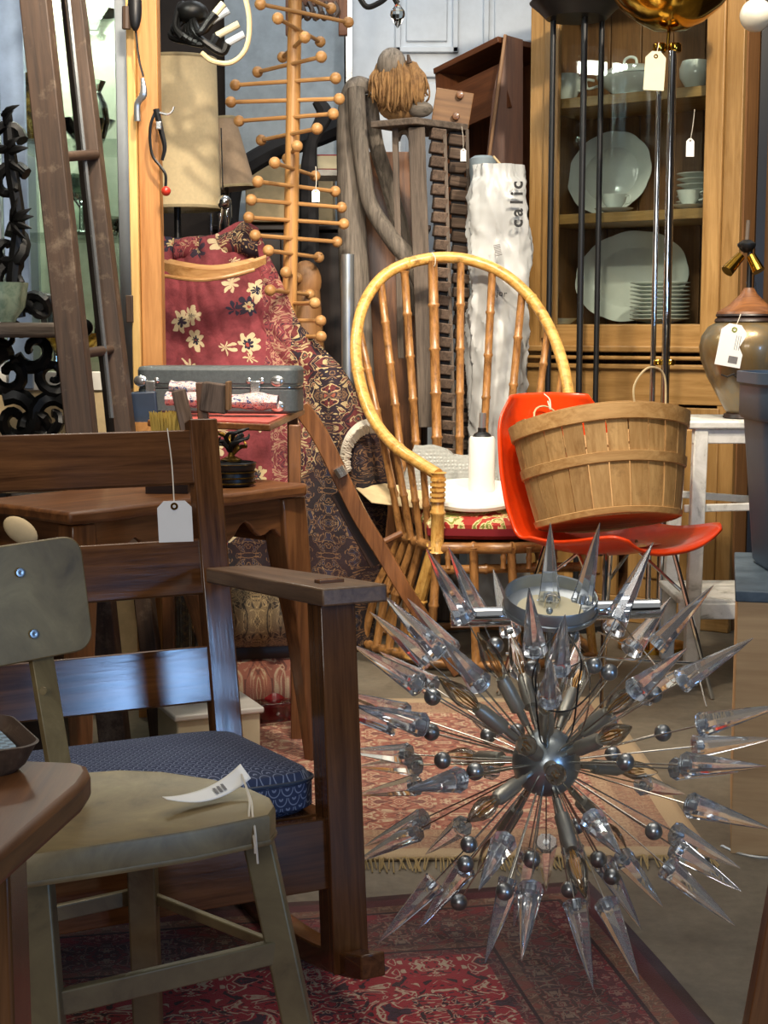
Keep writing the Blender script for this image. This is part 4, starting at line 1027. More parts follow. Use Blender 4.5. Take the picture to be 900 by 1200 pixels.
# white lamp base and bubble wrap on the cushion
t = thing('white_lamp_base', 'white lamp base with a round plate and grey stem lying on the leaf cushion', 'lamp', PZ(552, zc, 4.47))
q = PZ(550, zc, 4.50)
part('plate', MB().lathe([(.142, 0), (.150, .004), (.152, .014), (.147, .020), (.0, .022)], 48), M['white'], t, M=T(q.x + .01, q.y - .01, zc + .03) @ RX(11))
q = PZ(565, zc, 4.50); zz = P(565, 512, 4.5).z
part('sleeve', MB().lathe([(.039, 0), (.040, .004), (.040, zz - zc - .03), (.036, zz - zc - .022), (.0, zz - zc - .022)], 32), M['white'], t, M=T(q.x, q.y, zc + .023))
part('collar', MB().lathe([(.027, 0), (.029, .004), (.024, .012), (.013, .018), (.013, .03)], 24), M['black'], t, M=T(q.x, q.y, zz - .002))
rod('stem', (q.x, q.y, zz + .02), (q.x + .002, q.y, P(0, 484, 4.5).z), .011, M['alu'], t)
def bub(u, v):
    x = (u - .5) * .36; y = (v - .5) * .13
    e = min(1, 6 * min(u, 1 - u)) * min(1, 5 * min(v, 1 - v))
    return (x, y, .01 + e * (.15 + .06 * noise.noise(Vector((x * 9, y * 9, 1)))) + .006 * noise.noise(Vector((x * 40, y * 40, 2))))
q = PZ(528, zc, 4.705)
tag(part('bubble_wrap', MB().grid(bub, 60, 34), M['bubble'], M=T(q.x, q.y, zc - .005) @ RZ(6), solid=.008), 'crumpled clear bubble wrap bunched on the rattan chair seat', 'wrap')
p0 = P(447, 573, 4.62)
tag(part('cream_board', MB().prism([(0, 0), (.09, .05), (.30, .02), (.26, -.13), (.05, -.10)], 0, .004), M['kraft'], M=T(p0.x - .08, p0.y, p0.z) @ RX(18) @ RY(4), bevel=.001), 'cream cardboard sheet poking through the left slats of the rattan chair', 'cardboard')

# ------------------------------------------------------------------ orange shell chair
fd = Vector((.62, -.785, 0)); cx = Vector((.605, 3.99, 0))
Ms = T(cx) @ Matrix(((fd.y, fd.x, 0, 0), (-fd.x, fd.y, 0, 0), (0, 0, 1, 0), (0, 0, 0, 1)))   # local x across, y forward
t = thing('orange_shell_chair', 'orange moulded shell chair on thin metal legs holding the bushel basket', 'chair', M=Ms)
setF(Ms)
prof = [(-.275, .832), (-.262, .77), (-.238, .68), (-.214, .60), (-.184, .525), (-.135, .462), (-.06, .430), (.03, .424), (.11, .434), (.18, .448), (.222, .453), (.245, .444)]
wid = [.15, .20, .222, .232, .236, .238, .238, .236, .232, .225, .205, .18]
pf = smooth_pts([Vector((y, z, w_)) for (y, z), w_ in zip(prof, wid)], 4)
NV = len(pf) - 1
def shell(u, v):
    k = v * NV; i = min(int(k), NV - 1); q = pf[i].lerp(pf[i + 1], k - i)
    s = u * 2 - 1; x = q.z * s
    e = abs(s) ** 3
    seatness = max(0, min(1, (q.x + .17) / .12)); back = 1 - seatness
    z = q.y + e * (.04 * seatness - .01 * back) - (.01 * (1 - s * s) * seatness)
    y = q.x + e * .055 * back
    if v > .93: z -= 0
    return (x, y, z)
part('shell', MB().grid(shell, 28, NV * 1), M['orange'], t, solid=.008)
def lg(a, b, r=.0065): rod('leg', a, b, r, M['chrome'], t, n=8)
for sx in (-1, 1):
    lg((sx * .13, .12, .43), (sx * .22, .20, .004)); lg((sx * .13, -.10, .43), (sx * .21, -.20, .004))
    rod('brace', (sx * .16, .13, .30), (sx * .10, -.02, .43), .005, M['chrome'], t, n=8); rod('brace', (sx * .16, -.13, .30), (sx * .10, .02, .43), .005, M['chrome'], t, n=8)
rod('brace', (-.20, .185, .1), (.20, -.18, .12), .005, M['chrome'], t, n=8); rod('brace', (.20, .185, .1), (-.20, -.18, .12), .005, M['chrome'], t, n=8)
part('mount', MB().box((0, .0, .424), (.26, .2, .010)), M['chrome'], t)
setF()
tag(curve('white_string', [P(638, 462, 4.12), P(644, 468, 4.06), P(645, 480, 4.02), P(642, 470, 4.03)], .002, M['string'], n=5), 'white string tied over the top edge of the orange chair', 'string')

# ------------------------------------------------------------------ bushel basket
bt = P(713, 613, 3.90); tp = P(702, 490, 3.98)
ax = (tp - bt); H = ax.length * .98
Mb = T(bt) @ RY(-4.5) @ RX(-14)
t = thing('bushel_basket', 'round split wood bushel basket tilted on the orange chair seat', 'basket', M=Mb)
setF(Mb)
Rt, Rb = .236, .188
def rr(z): return Rb + (Rt - Rb) * (max(z, 0) / H) ** .9
n_ = 25
for i in range(n_):
    a = 2 * PI * i / n_; wd = 2 * PI / n_
    m = MB(); rings = []
    jit = random.uniform(-.0015, .0015)
    for z in (0, H * .3, H * .6, H * (.985 + random.uniform(-.006, .006))):
        r0 = rr(z) + jit; w2 = wd * .467
        rings.append([(r0 * math.cos(a + s), r0 * math.sin(a + s), z) for s in (-w2, 0, w2)] + [((r0 - .004) * math.cos(a + s), (r0 - .004) * math.sin(a + s), z) for s in (w2, 0, -w2)])
    # own frame so the grain runs along the stave
    Ml = Matrix.Rotation(a, 4, 'Z') @ T(rr(H / 2), 0, H / 2) @ RY(-90)
    inv = Ml.inverted(); m.loops([[tuple(inv @ Vector(p)) for p in r_] for r_ in rings])
    part('stave', m, M['stave'], t, M=Ml)
def band(z, h, th, r_off, a0=0, a1=360, name='hoop'):
    m = MB(); k = 72; rings = []
    for i in range(k + 1):
        a = R(a0 + (a1 - a0) * i / k); zz = z + .003 * math.sin(a * 3); r0 = rr(zz) + r_off; r1 = rr(zz + h) + r_off
        c, s = math.cos(a), math.sin(a)
        rings.append([(r0 * c, r0 * s, zz), ((r0 + th) * c, (r0 + th) * s, zz + .002), ((r1 + th) * c, (r1 + th) * s, zz + h - .002), (r1 * c, r1 * s, zz + h)])
    m.loops(rings); return part(name, m, M['hoop'], t)
band(H * .985 - .042, .042, .006, .002); band(H * .99 - .032, .036, .006, -.011); band(H * .46, .028, .005, .001); band(.0, .018, .004, .001)
part('bottom', MB().lathe([(Rb - .003, 0.002), (Rb - .003, .008), (0, .008)], 48), M['stave'], t)
for a0 in (-62, 118):
    a = R(a0); pts = []
    p0 = Vector((Rt * math.cos(a - .22), Rt * math.sin(a - .22), H - .03)); p1 = Vector((Rt * math.cos(a + .18), Rt * math.sin(a + .18), H - .03))
    curve('wire_handle', [p0, p0 * 1.03 + Vector((0, 0, .06)), (p0 + p1) / 2 * 1.04 + Vector((0, 0, .105)), p1 * 1.03 + Vector((0, 0, .09)), p1], .0028, M['kraft'], t, n=6)
setF()

# ------------------------------------------------------------------ white stool, urn lamp
D = 4.15; zt = .755
t = thing('white_stool', 'chipped white metal stool with crossbars under the bronze urn lamp', 'stool', (P(862, 500, 4.3).x, 4.3, 0))
x0 = P(806, 490, D).x; x1 = x0 + .36
part('seat', MB().box(((x0 + x1) / 2, D + .16, zt - .012), (x1 - x0, .34, .024)), M['white_paint'], t, bevel=.006)
part('apron', MB().box(((x0 + x1) / 2 , D + .01, zt - .045), (x1 - x0 - .03, .012, .04)), M['white_paint'], t, bevel=.003)
lx0 = P(822, 510, D).x; fx0 = P(808, 760, D).x
for (xt, xb, y) in ((lx0, fx0, D + .015), (x1 - .03, x1 + .02, D + .015), (lx0, fx0, D + .31), (x1 - .03, x1 + .02, D + .31)):
    bar('leg', (xt, y, zt - .02), (xb, y - (.03 if y < D + .1 else -.03), .0), .04, .036, M['white_paint'], t, up=(0, 1, 0), bevel=.004)
k1, k2 = P(0, 582, D).z, P(0, 597, D).z
bar('crossbar', (x0 + .0, D + .02, k2), (x1, D + .02, k2 + .01), .012, .022, M['white_paint'], t, bevel=.003)
bar('crossbar', (x0 + .0, D + .3, P(0, 578, D + .3).z), (x1, D + .3, P(0, 588, D + .3).z), .012, .022, M['white_paint'], t, bevel=.003)
part('low_shelf', MB().box(((x0 + x1) / 2, D + .16, P(0, 706, D).z), (x1 - x0 + .02, .33, .02)), M['white_paint'], t, bevel=.004)
part('shelf_edge', MB().box(((x0 + x1) / 2, D - .005, P(0, 716, D).z), (x1 - x0 + .03, .012, .045)), M['white_paint'], t, bevel=.003)
# urn
D = 4.27; ux = P(875, 430, D).x; zb = zt
t = thing('urn_lamp', 'bronze glazed urn table lamp with two brass sockets on the white stool', 'lamp', (ux, D, zb))
zs = lambda y: P(875, y, D).z - zb
part('base_ring', MB().lathe([(.058, 0), (.064, .004), (.06, .014), (.05, .018)], 32), M['darkwood'], t, M=T(ux, D, zb))
part('urn_body', MB().lathe([(.052, .016), (.062, .03), (.085, .07), (.112, .12), (.131, .17), (.136, .205), (.13, .235), (.112, .262), (.09, .275)], 48), M['urn'], t, M=T(ux, D, zb))
part('urn_neck', MB().lathe([(.088, .272), (.095, .277), (.092, .284), (.086, .288), (.092, .293), (.088, .3), (.08, .302)], 40), M['darkwood'], t, M=T(ux, D, zb))
part('lid', MB().lathe([(.09, .298), (.088, .304), (.055, .325), (.024, .355), (.014, .372), (.0, .374)], 40), M['table_edge'], t, M=T(ux, D, zb))
rod('stem', (ux, D, zb + .37), (ux, D, P(0, 290, D).z), .0075, M['black'], t)
part('cluster_cap', MB().lathe([(.008, -.02), (.018, -.012), (.026, .0), (.026, .006), (.012, .016), (.0, .018)], 28), M['black'], t, M=T(P(875, 288, D)))
rod('finial', P(875, 284, D), P(877, 258, D), .0055, M['drift_x'], t)
for (ax, ay, bx, by) in ((868, 300, 852, 318), (880, 300, 889, 318)):
    s_ = rod('socket', P(ax, ay, D - .01), P(bx, by, D - .03), .0135, M['brass'], t, n=16, r2=.0185)
p = P(866, 446, D - .133)
m = MB()
for q in ((0, 0, 8, -3), (6, -2, 14, 4), (12, 3, 20, -2), (18, -1, 26, 3), (-8, -2, 0, 1), (10, -4, 12, 5)):
    m.tube([P(853 + q[0], 441 + q[1], D - .137 + abs(q[0] - 15) * .0003), P(853 + q[2], 441 + q[3], D - .137 + abs(q[2] - 15) * .0003)], .0022, 5)
part('floral_motif', m, M['ink'], t)
tg, Mx = price_tag('large white tag with a printed block on the neck of the bronze urn lamp', P(868, 368, D - .1), P(862, 380, D - .125), .072, .118, rot=10)
part('print_block', MB().box((.012, -.098, .0006), (.026, .02, .0004)), M['grey_ink'], tg, M=Mx)
for i in range(3): part('written_line', MB().box((.022 - i * .006, -.05, .0006), (.0015, .04, .0004)), M['grey_ink'], tg, M=Mx)
tag(curve('hanging_flex', [P(886, 330, 4.4), P(891, 380, 4.4), P(893, 440, 4.4), PZ(893, .78, 4.45)], .003, M['black'], n=5), 'black electric cord hanging behind the bronze urn lamp', 'cord')

# ------------------------------------------------------------------ plywood crate, blue lid, slate bin
a = G(856, 1000); z0 = P(856, 705, a.y).z
t = thing('plywood_crate', 'pale birch plywood crate on the floor at the right edge', 'crate', (a.x + .23, a.y + .25, 0))
setF(T(a.x, a.y, 0) @ RZ(-13))
part('front_panel', MB().box((.25, .009, z0 / 2), (.5, .018, z0)), M['ply'], t, M=T(0, 0, 0), bevel=.001)
part('side_panel', MB().box((.009, .25, z0 / 2), (.018, .46, z0)), M['ply'], t, bevel=.001)
part('side_panel', MB().box((.491, .25, z0 / 2), (.018, .46, z0)), M['ply'], t, bevel=.001)
part('back_panel', MB().box((.25, .491, z0 / 2), (.5, .018, z0)), M['ply'], t)
part('crate_lid', MB().box((.25, .25, z0 + .011), (.51, .51, .022)), M['bin_lid'], t, bevel=.003)
setF()
D = a.y + .27
zl = z0 + .0225
t = thing('slate_blue_bin', 'slate blue plastic bin with a rolled rim on the plywood crate', 'bin', (P(930, 500, D).x, D, zl))
r0 = .135; cx_ = P(866, 430, D).x + .222
m = MB(); h = P(0, 436, D).z - zl
def rp(k, z): return [(x, y, z) for x, y in round_poly(.40 * k, .34 * k, .10 * k, 8)]
m.loops([rp(.80, 0), rp(.83, .01), rp(.955, h * .78), rp(.955, h * .785)] ); part('bin_body', m, M['bin'], t, M=T(cx_, D, zl))
m = MB(); m.loops([rp(.975, h * .76), rp(1.0, h * .78), rp(1.0, h * .93), rp(1.03, h * .945), rp(1.03, h), rp(.985, h), rp(.96, h * .8)], caps=False)
part('bin_rim', m, M['bin'], t, M=T(cx_, D, zl))
for i in range(9):
    xx = -.13 + i * .03; part('rib', MB().tube([(xx * .86, -.17 * .85, .02), (xx, -.17 * .955 - .001, h * .75)], .004, 6), M['bin'], t, M=T(cx_, D, zl))

# ------------------------------------------------------------------ draped carpets in the back left
M['rug_rose'] = None
nm = NT('draped_rose_rug')
uvn = nm.new('ShaderNodeTexCoord').outputs['UV']
mp = nm.new('ShaderNodeMapping'); nm.link(uvn, mp.inputs[0]); mp.inputs['Scale'].default_value = (1, 1, 1); v = mp.outputs[0]
sp_ = nm.new('ShaderNodeSeparateXYZ'); nm.link(v, sp_.inputs[0])
# flowers: sparse cells, petals by angle inside each cell
vn = nm.new('ShaderNodeTexVoronoi', feature='F1'); nw = nm.new('ShaderNodeTexNoise'); nm.link(v, nw.inputs['Vector']); nw.inputs['Scale'].default_value = 24; nw.inputs['Detail'].default_value = 3
sv = nm.new('ShaderNodeVectorMath', operation='SCALE'); nm.link(nw.outputs['Color'], sv.inputs[0]); sv.inputs['Scale'].default_value = .035
av = nm.new('ShaderNodeVectorMath', operation='ADD'); nm.link(v, av.inputs[0]); nm.link(sv.outputs[0], av.inputs[1]); v0 = v; v = av.outputs[0]
nm.link(v, vn.inputs['Vector']); vn.inputs['Scale'].default_value = 11.5; vn.inputs['Randomness'].default_value = .75
dist = vn.outputs['Distance']; pos = vn.outputs['Position']
sc_ = nm.new('ShaderNodeVectorMath', operation='SUBTRACT'); nm.link(v, sc_.inputs[0]); nm.link(pos, sc_.inputs[1])
s2 = nm.new('ShaderNodeSeparateXYZ'); nm.link(sc_.outputs[0], s2.inputs[0])
ang = nm.math('ARCTAN2', s2.outputs[1], s2.outputs[0])
pet = nm.math('ABSOLUTE', nm.math('SINE', nm.math('MULTIPLY', ang, 3.5)))
rad_ = nm.math('ADD', nm.math('MULTIPLY', pet, .20), .22)
fl_ = nm.math('LESS_THAN', dist, rad_)
core = nm.math('LESS_THAN', dist, nm.math('ADD', nm.math('MULTIPLY', pet, .10), .10))
core2 = nm.math('LESS_THAN', dist, .07)
rose = nm.ramp(nm.noise(v, 30, 5, .7), [(.3, hexc('#6e2a30')), (.7, hexc('#9a444b'))])
cellc = nm.ramp(nm.math('FRACT', nm.math('MULTIPLY', vn.outputs['Color'], 7.0)), [(0, hexc('#d6c49c')), (.5, hexc('#1d2438')), (.75, hexc('#cdb98e'))], 'CONSTANT')
corec = nm.ramp(nm.math('FRACT', nm.math('MULTIPLY', vn.outputs['Color'], 7.0)), [(0, hexc('#1c2236')), (.5, hexc('#c9b587')), (.75, hexc('#2a2c3c'))], 'CONSTANT')
fieldc = nm.mix(core2, nm.mix(core, nm.mix(fl_, rose, cellc), corec), hexc('#a5483c'))
# border: mirrored arabesques
cb = nm.new('ShaderNodeCombineXYZ'); nm.link(nm.math('PINGPONG', nm.math('ADD', sp_.outputs[0], 10), .13), cb.inputs[0]); nm.link(nm.math('PINGPONG', nm.math('ADD', sp_.outputs[1], 10), .10), cb.inputs[1])
an = nm.noise(cb.outputs[0], 17, 2.5, .55, 2.0)
bord = nm.ramp(an, [(0, hexc('#201a24')), (.40, hexc('#6b2c2c')), (.45, hexc('#bda77c')), (.49, hexc('#1f1a26')), (.56, hexc('#8a6a4c')), (.6, hexc('#22222e')), (.66, hexc('#93503c'))], 'CONSTANT')
wob = nm.math('MULTIPLY', nm.noise(v, 3, 2), .05)
edge = nm.math('GREATER_THAN', nm.math('ADD', nm.math('ADD', sp_.outputs[0], wob), nm.math('MULTIPLY', sp_.outputs[1], .06)), 1.785)
low = nm.math('LESS_THAN', nm.math('ADD', sp_.outputs[1], nm.math('MULTIPLY', sp_.outputs[0], -.9)), -1.02)
dark = nm.ramp(nm.noise(cb.outputs[0], 15, 2.5, .5, 2.4), [(0, hexc('#18151a')), (.45, hexc('#6f5238')), (.485, hexc('#16141b')), (.54, hexc('#7c6246')), (.57, hexc('#1c2438')), (.63, hexc('#191519'))], 'CONSTANT')
trans = nm.ramp(an, [(0, hexc('#7a3036')), (.43, hexc('#b08a70')), (.47, hexc('#8f3f45')), (.53, hexc('#3c2430')), (.56, hexc('#94464a')), (.62, hexc('#b99877')), (.66, hexc('#7a3036'))], 'CONSTANT')
edge0 = nm.math('GREATER_THAN', nm.math('ADD', nm.math('ADD', sp_.outputs[0], wob), nm.math('MULTIPLY', sp_.outputs[1], .06)), 1.70)
colr = nm.mix(low, nm.mix(edge, nm.mix(edge0, fieldc, trans), bord), dark)
colr = nm.mix(nm.ramp(nm.noise(v, 5, 5, .7), [(.35, 0.0), (.7, .4)]), colr, hexc('#4a2428'))
M['rug_rose'] = nm.set(colr, .92); nm.bump(nm.noise(v, 160, 3, .7), .5, .004)
prof_y = [278, 300, 345, 385, 430, 480, 520, 560, 600, 650, 700, 760, 800]
prof_r = [300, 312, 336, 352, 398, 428, 446, 452, 452, 446, 440, 434, 428]
prof_D = [4.92, 4.88, 4.82, 4.78, 4.74, 4.71, 4.69, 4.67, 4.65, 4.63, 4.60, 4.56, 4.54]
def lerp1(xs, ys, x):
    for i in range(len(xs) - 1):
        if x <= xs[i + 1]: return ys[i] + (ys[i + 1] - ys[i]) * max(0, (x - xs[i])) / (xs[i + 1] - xs[i])
    return ys[-1]
t = thing('draped_rose_carpet', 'rose red flowered carpet with a dark patterned border heaped in the back left', 'carpet', PZ(320, 0, 4.45))
def drape(u, v):
    y = 278 + v * (812 - 278); xr = lerp1(prof_y, prof_r, y); D = lerp1(prof_y, prof_D, y)
    x = 180 + u * (xr - 180)
    if v < .05: y -= 3 * math.sin(x * .05) + (14 * math.exp(-((x - 282) / 22) ** 2)) * (1 - v / .05)
    f = .035 * math.sin(u * 9 + v * 4) + .03 * noise.noise(Vector((u * 5, v * 6, 1))) + .012 * noise.noise(Vector((u * 16, v * 18, 4)))
    r = -max(0, u - .9) * -1.2
    p = P(x, y, D + f + r * .6)
    return (p.x, p.y, max(p.z, .008))
g = MB(); g.grid(drape, 90, 110)
g.uv = [(x + 2, z) for (x, y, z) in g.v]
part('carpet_body', g, M['rug_rose'], t, solid=.010)
# the fold lying over the top, and a dark chest the carpet hangs over
def roll(u, v):
    x = 205 + u * 98; a = -PI * .5 + v * PI * 1.3; D = 4.9
    yy = 293 - 5 * math.sin(u * 3) - 10 * math.exp(-((u - .82) / .15) ** 2)
    c = P(x, yy, D); r = .035 + .02 * math.exp(-((u - .85) / .13) ** 2) + .006 * noise.noise(Vector((u * 9, v * 4, 7)))
    return (c.x, c.y - r * math.cos(a), c.z + r * math.sin(a))
g = MB(); g.grid(roll, 50, 14); g.uv = [(x + 2, z + y) for x, y, z in g.v]
part('carpet_fold', g, M['rug_rose'], t, solid=.008)
for q in ((418, 505, 430, 540),):
    f = MB()
    for i in range(90):
        k = i / 90; x = 440 - 30 * math.sin(k * PI * .8); y = 488 + 75 * k
        a_ = R(75 + 125 * k); cx_, cy_ = 441, 540; q_ = lambda s_, d_: P(cx_ - 8 + 34 * s_ * math.cos(a_), cy_ - 48 * s_ * math.sin(a_), d_ + .13)
        f.tube([q_(1.0, 4.50), q_(.86 + random.uniform(-.03, .03), 4.47), q_(.70 + random.uniform(-.05, .05), 4.50)], .0035, 4)
    part('fringe', f, M['string'], t, kind='stuff')
xx0, xx1 = PZ(172, 0, 5.0).x, PZ(235, 0, 5.0).x
t = thing('storage_chest', 'dark upright chest the rose carpet hangs over', 'chest', ((xx0 + xx1) / 2, 5.0, 0))
hz = P(240, 315, 5.05).z
part('chest_body', MB().box(((xx0 + xx1) / 2, 4.97, hz / 2), (xx1 - xx0, .04, hz - .03)), M['darkwood'], t, bevel=.01)
part('chest_lid', MB().box(((xx0 + xx1) / 2, 4.97, hz - .01), (xx1 - xx0 + .02, .045, .04)), M['darkwood'], t, bevel=.01)
# curved blond crest rail over the carpet
t = thing('curved_crest_rail', 'curved blond wooden chair rail lying across the rose carpet', 'chair rail', P(250, 315, 4.55))
g = MB(); rings = []
cs = smooth_pts([P(186, 309, 4.66), P(215, 316, 4.60), P(250, 320, 4.58), (P(285, 314, 4.60)), P(312, 304, 4.66)], 8)
for i, p in enumerate(cs):
    k = i / (len(cs) - 1); hgt = (.024 if .1 < k < .85 else .018) * (1 - .35 * max(0, k - .75) * 4 * .6)
    rings.append([tuple(p + Vector((0, yy, zz))) for yy, zz in ((-.012, -hgt), (.012, -hgt * .8), (.014, hgt), (-.002, hgt), (-.016, hgt * .4))])
g.loops(rings); part('rail', g, M['blond'], t)
curve('bead_moulding', [P(190, 323, 4.60), P(230, 328, 4.57), P(262, 325, 4.56), P(298, 316, 4.59)], .006, M['blond'], t)
rod('upright', P(188, 322, 4.68), PZ(186, .02, 4.55) + Vector((0, .0, 0)), .014, M['blond'], t)

# ------------------------------------------------------------------ red topped folding table and what lies on it
zt = .80
cn = [G(318, 497, zt), G(372, 474, zt), G(205, 462, zt), G(178, 485, zt)]
cn = [Vector((-.255, 3.32, zt)), Vector((-.215, 4.02, zt)), Vector((-.56, 4.22, zt)), Vector((-.56, 3.50, zt))]
t = thing('red_topped_table', 'small folding table with a worn red top beneath the black instrument case', 'table', (-.43, 3.8, 0))
c = sum(cn, Vector()) / 4
part('table_top', MB().prism([(p.x - c.x, p.y - c.y) for p in cn], -.02, -.004), M['walnut'], t, M=T(c), bevel=.003)
part('red_surface', MB().prism([((p.x - c.x) * .965, (p.y - c.y) * .975) for p in cn], -.004, 0), M['pink'], t, M=T(c))
for p, q in ((cn[0], (.04, .24)), (cn[1], (-.03, -.05)), (cn[2], (.03, -.05)), (cn[3], (.03, .08))):
    bar('leg', (p.x + q[0], p.y + q[1], zt - .02), (p.x + q[0], p.y + q[1], 0), .028, .028, M['walnut'], t, up=(0, 1, 0))
# instrument case
zc = zt + .001
Mi = T(-.412, 3.765, zc) @ RZ(-5)
t = thing('instrument_case', 'long black instrument case with silver latches on the red topped table', 'case', M=Mi); setF(Mi)
Lc, Wc, Hc = .405, .15, .116
part('case_body', MB().prism(round_poly(Lc, Wc, .03), 0, Hc * .55), M['casegrey'], t, bevel=.006)
part('case_lid', MB().prism(round_poly(Lc + .002, Wc + .002, .031), Hc * .56, Hc), M['casegrey'], t, bevel=.01)
part('seam', MB().prism(round_poly(Lc + .004, Wc + .004, .032), Hc * .545, Hc * .565), M['silver'], t)
for x in (-.165, .10):
    l_ = part('latch', MB().box((x, -Wc / 2 - .004, Hc * .56), (.026, .006, .032)), M['silver'], t, bevel=.003)
    for dx in (-.016, .016): part('latch_lobe', MB().sph((x + dx, -Wc / 2 - .003, Hc * .7), .008, 8, 6, sc=(1, .4, 1)), M['silver'], l_)
for x in (-.19, .155):
    for z in (.08, .018): part('corner_cap', MB().sph((x, -Wc / 2 - .001, z), .014, 10, 8, sc=(1.3, .4, 1)), M['silver'], t)
setF()
# folded printed cloth
nm = NT('printed_cloth'); v = nm.coords(rnd=False)
nz = nm.noise(v, 38, 3, .6, 1.5); c_ = nm.ramp(nz, [(0, hexc('#32406a')), (.41, hexc('#b9b2aa')), (.47, hexc('#b34a50')), (.50, hexc('#c2bcb4')), (.55, hexc('#5a6c96')), (.58, hexc('#bfb9b0')), (.64, hexc('#a8363c'))], 'CONSTANT')
M['print'] = nm.set(c_, .8)
def cloth(x0, y0, x1, y1, w_, h_, rot, lab, fold=3, D=3.60, seed=1):
    a, b = P(x0, y0, D), P(x1, y1, D); Lg = (b - a).length
    def f(u, v):
        a_ = 2 * PI * v; r = 1 + .10 * noise.noise(Vector((u * 5 + seed, v * 5, 2)))
        return ((u - .5) * Lg, w_ * math.cos(a_) * r, h_ * math.sin(a_) * r * (1 - .15 * math.sin(u * 8)) + .002)
    g = MB(); g.grid(f, 30, 20)
    mid = (a + b) / 2
    return tag(part('folded_cloth', g, M['print'], M=frame_from(mid, b - a)), lab, 'cloth')
cloth(196, 468, 262, 470, .045, .018, 0, 'white red and blue printed cloth folded at the left of the red table', D=3.58)
cloth(200, 453, 238, 457, .035, .014, 0, 'white printed cloth bundle on top of the folded cloth by the case', D=3.61, seed=5)
cloth(264, 471, 326, 472, .045, .019, 0, 'rolled floral printed cloth in front of the black instrument case', D=3.56, seed=9)
# curved chair leg right of the red table
t = thing('bentwood_chair', 'overturned wooden chair leg sloping down behind the rattan chair', 'chair', G(470, 700, .0))
def plank_curve(name, pts, wd, th, mat, par):
    ps = smooth_pts([Vector(p) for p in pts], 6); rings = []
    for i, p in enumerate(ps):
        tn = (ps[min(i + 1, len(ps) - 1)] - ps[max(i - 1, 0)]).normalized(); sd = Vector((0, 1, 0)).cross(tn).normalized()
        k = i / (len(ps) - 1); ww = wd[0] + (wd[1] - wd[0]) * k if isinstance(wd, tuple) else wd
        rings.append([tuple(p + sd * (ww / 2 * a) + Vector((0, th / 2 * b, 0))) for a, b in ((-1, -1), (1, -1), (1, 1), (-1, 1))])
    g = MB(); g.loops(rings); return part(name, g, mat, par, bevel=.003)
plank_curve('rear_leg', [P(352, 476, 4.2), P(375, 510, 4.2), P(400, 560, 4.2), P(422, 605, 4.2), P(450, 650, 4.2), P(480, 700, 4.2), PZ(540, .01, 4.25)], (.05, .04), .035, M['walnut'], t)
bar('seat_rail', P(398, 575, 4.22), P(445, 660, 4.22), .02, .06, M['darkwood'], t)
rod('stretcher', P(440, 640, 4.22), P(470, 625, 4.26), .01, M['walnut'], t)
part('brass_cap', MB().tube([P(396, 548, 4.17), P(402, 558, 4.17)], .017, 10), M['silver'], t)
# ------------------------------------------------------------------ brown carved side table
zt = .66
L0 = Vector((-.60, 2.80, 0)); e1 = Vector((.62, .785, 0)).normalized(); e2 = Vector((-e1.y, e1.x, 0))
Tl, Td = .70, .32
Mt = T(L0) @ Matrix(((e1.x, e2.x, 0, 0), (e1.y, e2.y, 0, 0), (0, 0, 1, 0), (0, 0, 0, 1)))
t = thing('carved_side_table', 'brown wooden side table with a shaped apron and splayed legs behind the rocker', 'table', M=Mt); setF(Mt)
out = []
for x, y in ((0, 0), (.10, -.012), (.25, -.004), (.36, -.014), (.40, -.006), (.44, -.016), (.60, -.004), (Tl - .03, -.012), (Tl, .01), (Tl - .012, .06), (Tl + .006, .12), (Tl - .01, .2), (Tl, Td), (0, Td), (.008, Td * .5)): out.append((x, y))
m = MB().prism(out, zt - .026, zt); part('table_top', m, M['table_edge'], t, bevel=.007)
def apron(x0, x1, y, name='apron'):
    n = 18; top = [(x0 + (x1 - x0) * i / n, zt - .024) for i in range(n + 1)]
    bot = []
    for i in range(n + 1):
        k = i / n; d = .135 - .05 * math.sin(PI * k) ** 1.2 + .015 * math.cos(6 * PI * k)
        bot.append((x0 + (x1 - x0) * k, zt - d))
    m = MB().prism(top + bot[::-1], -.009, .009, M=Matrix(((1, 0, 0, 0), (0, 0, 1, y), (0, 1, 0, 0), (0, 0, 0, 1))))
    return part(name, m, M['walnut'], t, bevel=.003)
apron(.05, .32, .03); apron(.36, Tl - .05, .03)
m = MB().box((Tl - .04, Td / 2, zt - .08), (.018, Td - .06, .11)); part('apron', m, M['walnut'], t, bevel=.003)
part('apron', MB().box((.04, Td / 2, zt - .08), (.018, Td - .06, .11)), M['walnut'], t, bevel=.003)
def cleg(x, y, ox, oy, w0=.058, w1=.03):
    pts = [Vector((x, y, zt - .03)), Vector((x + ox * .12, y + oy * .12, zt - .15)), Vector((x + ox * .45, y + oy * .45, .36)), Vector((x + ox * .8, y + oy * .8, .14)), Vector((x + ox, y + oy, 0.0))]
    ps = smooth_pts(pts, 5); rings = []
    for i, p in enumerate(ps):
        k = i / (len(ps) - 1); ww = (w0 * (1 + .25 * math.sin(k * PI * 1.6)) * (1 - k) + w1 * k) / 2
        rings.append([tuple(p + Vector((a * ww, b * ww * .8, 0))) for a, b in ((-1, -1), (1, -1), (1, 1), (-1, 1))])
    g = MB(); g.loops(rings); part('leg', g, M['walnut'], t, bevel=.004)
cleg(.34, .035, .10, -.04); cleg(Tl - .045, .04, .07, -.02, .075, .035); cleg(.05, .04, -.02, -.02); cleg(.05, Td - .04, -.02, .04); cleg(Tl - .05, Td - .04, .06, .04, .06)
setF()
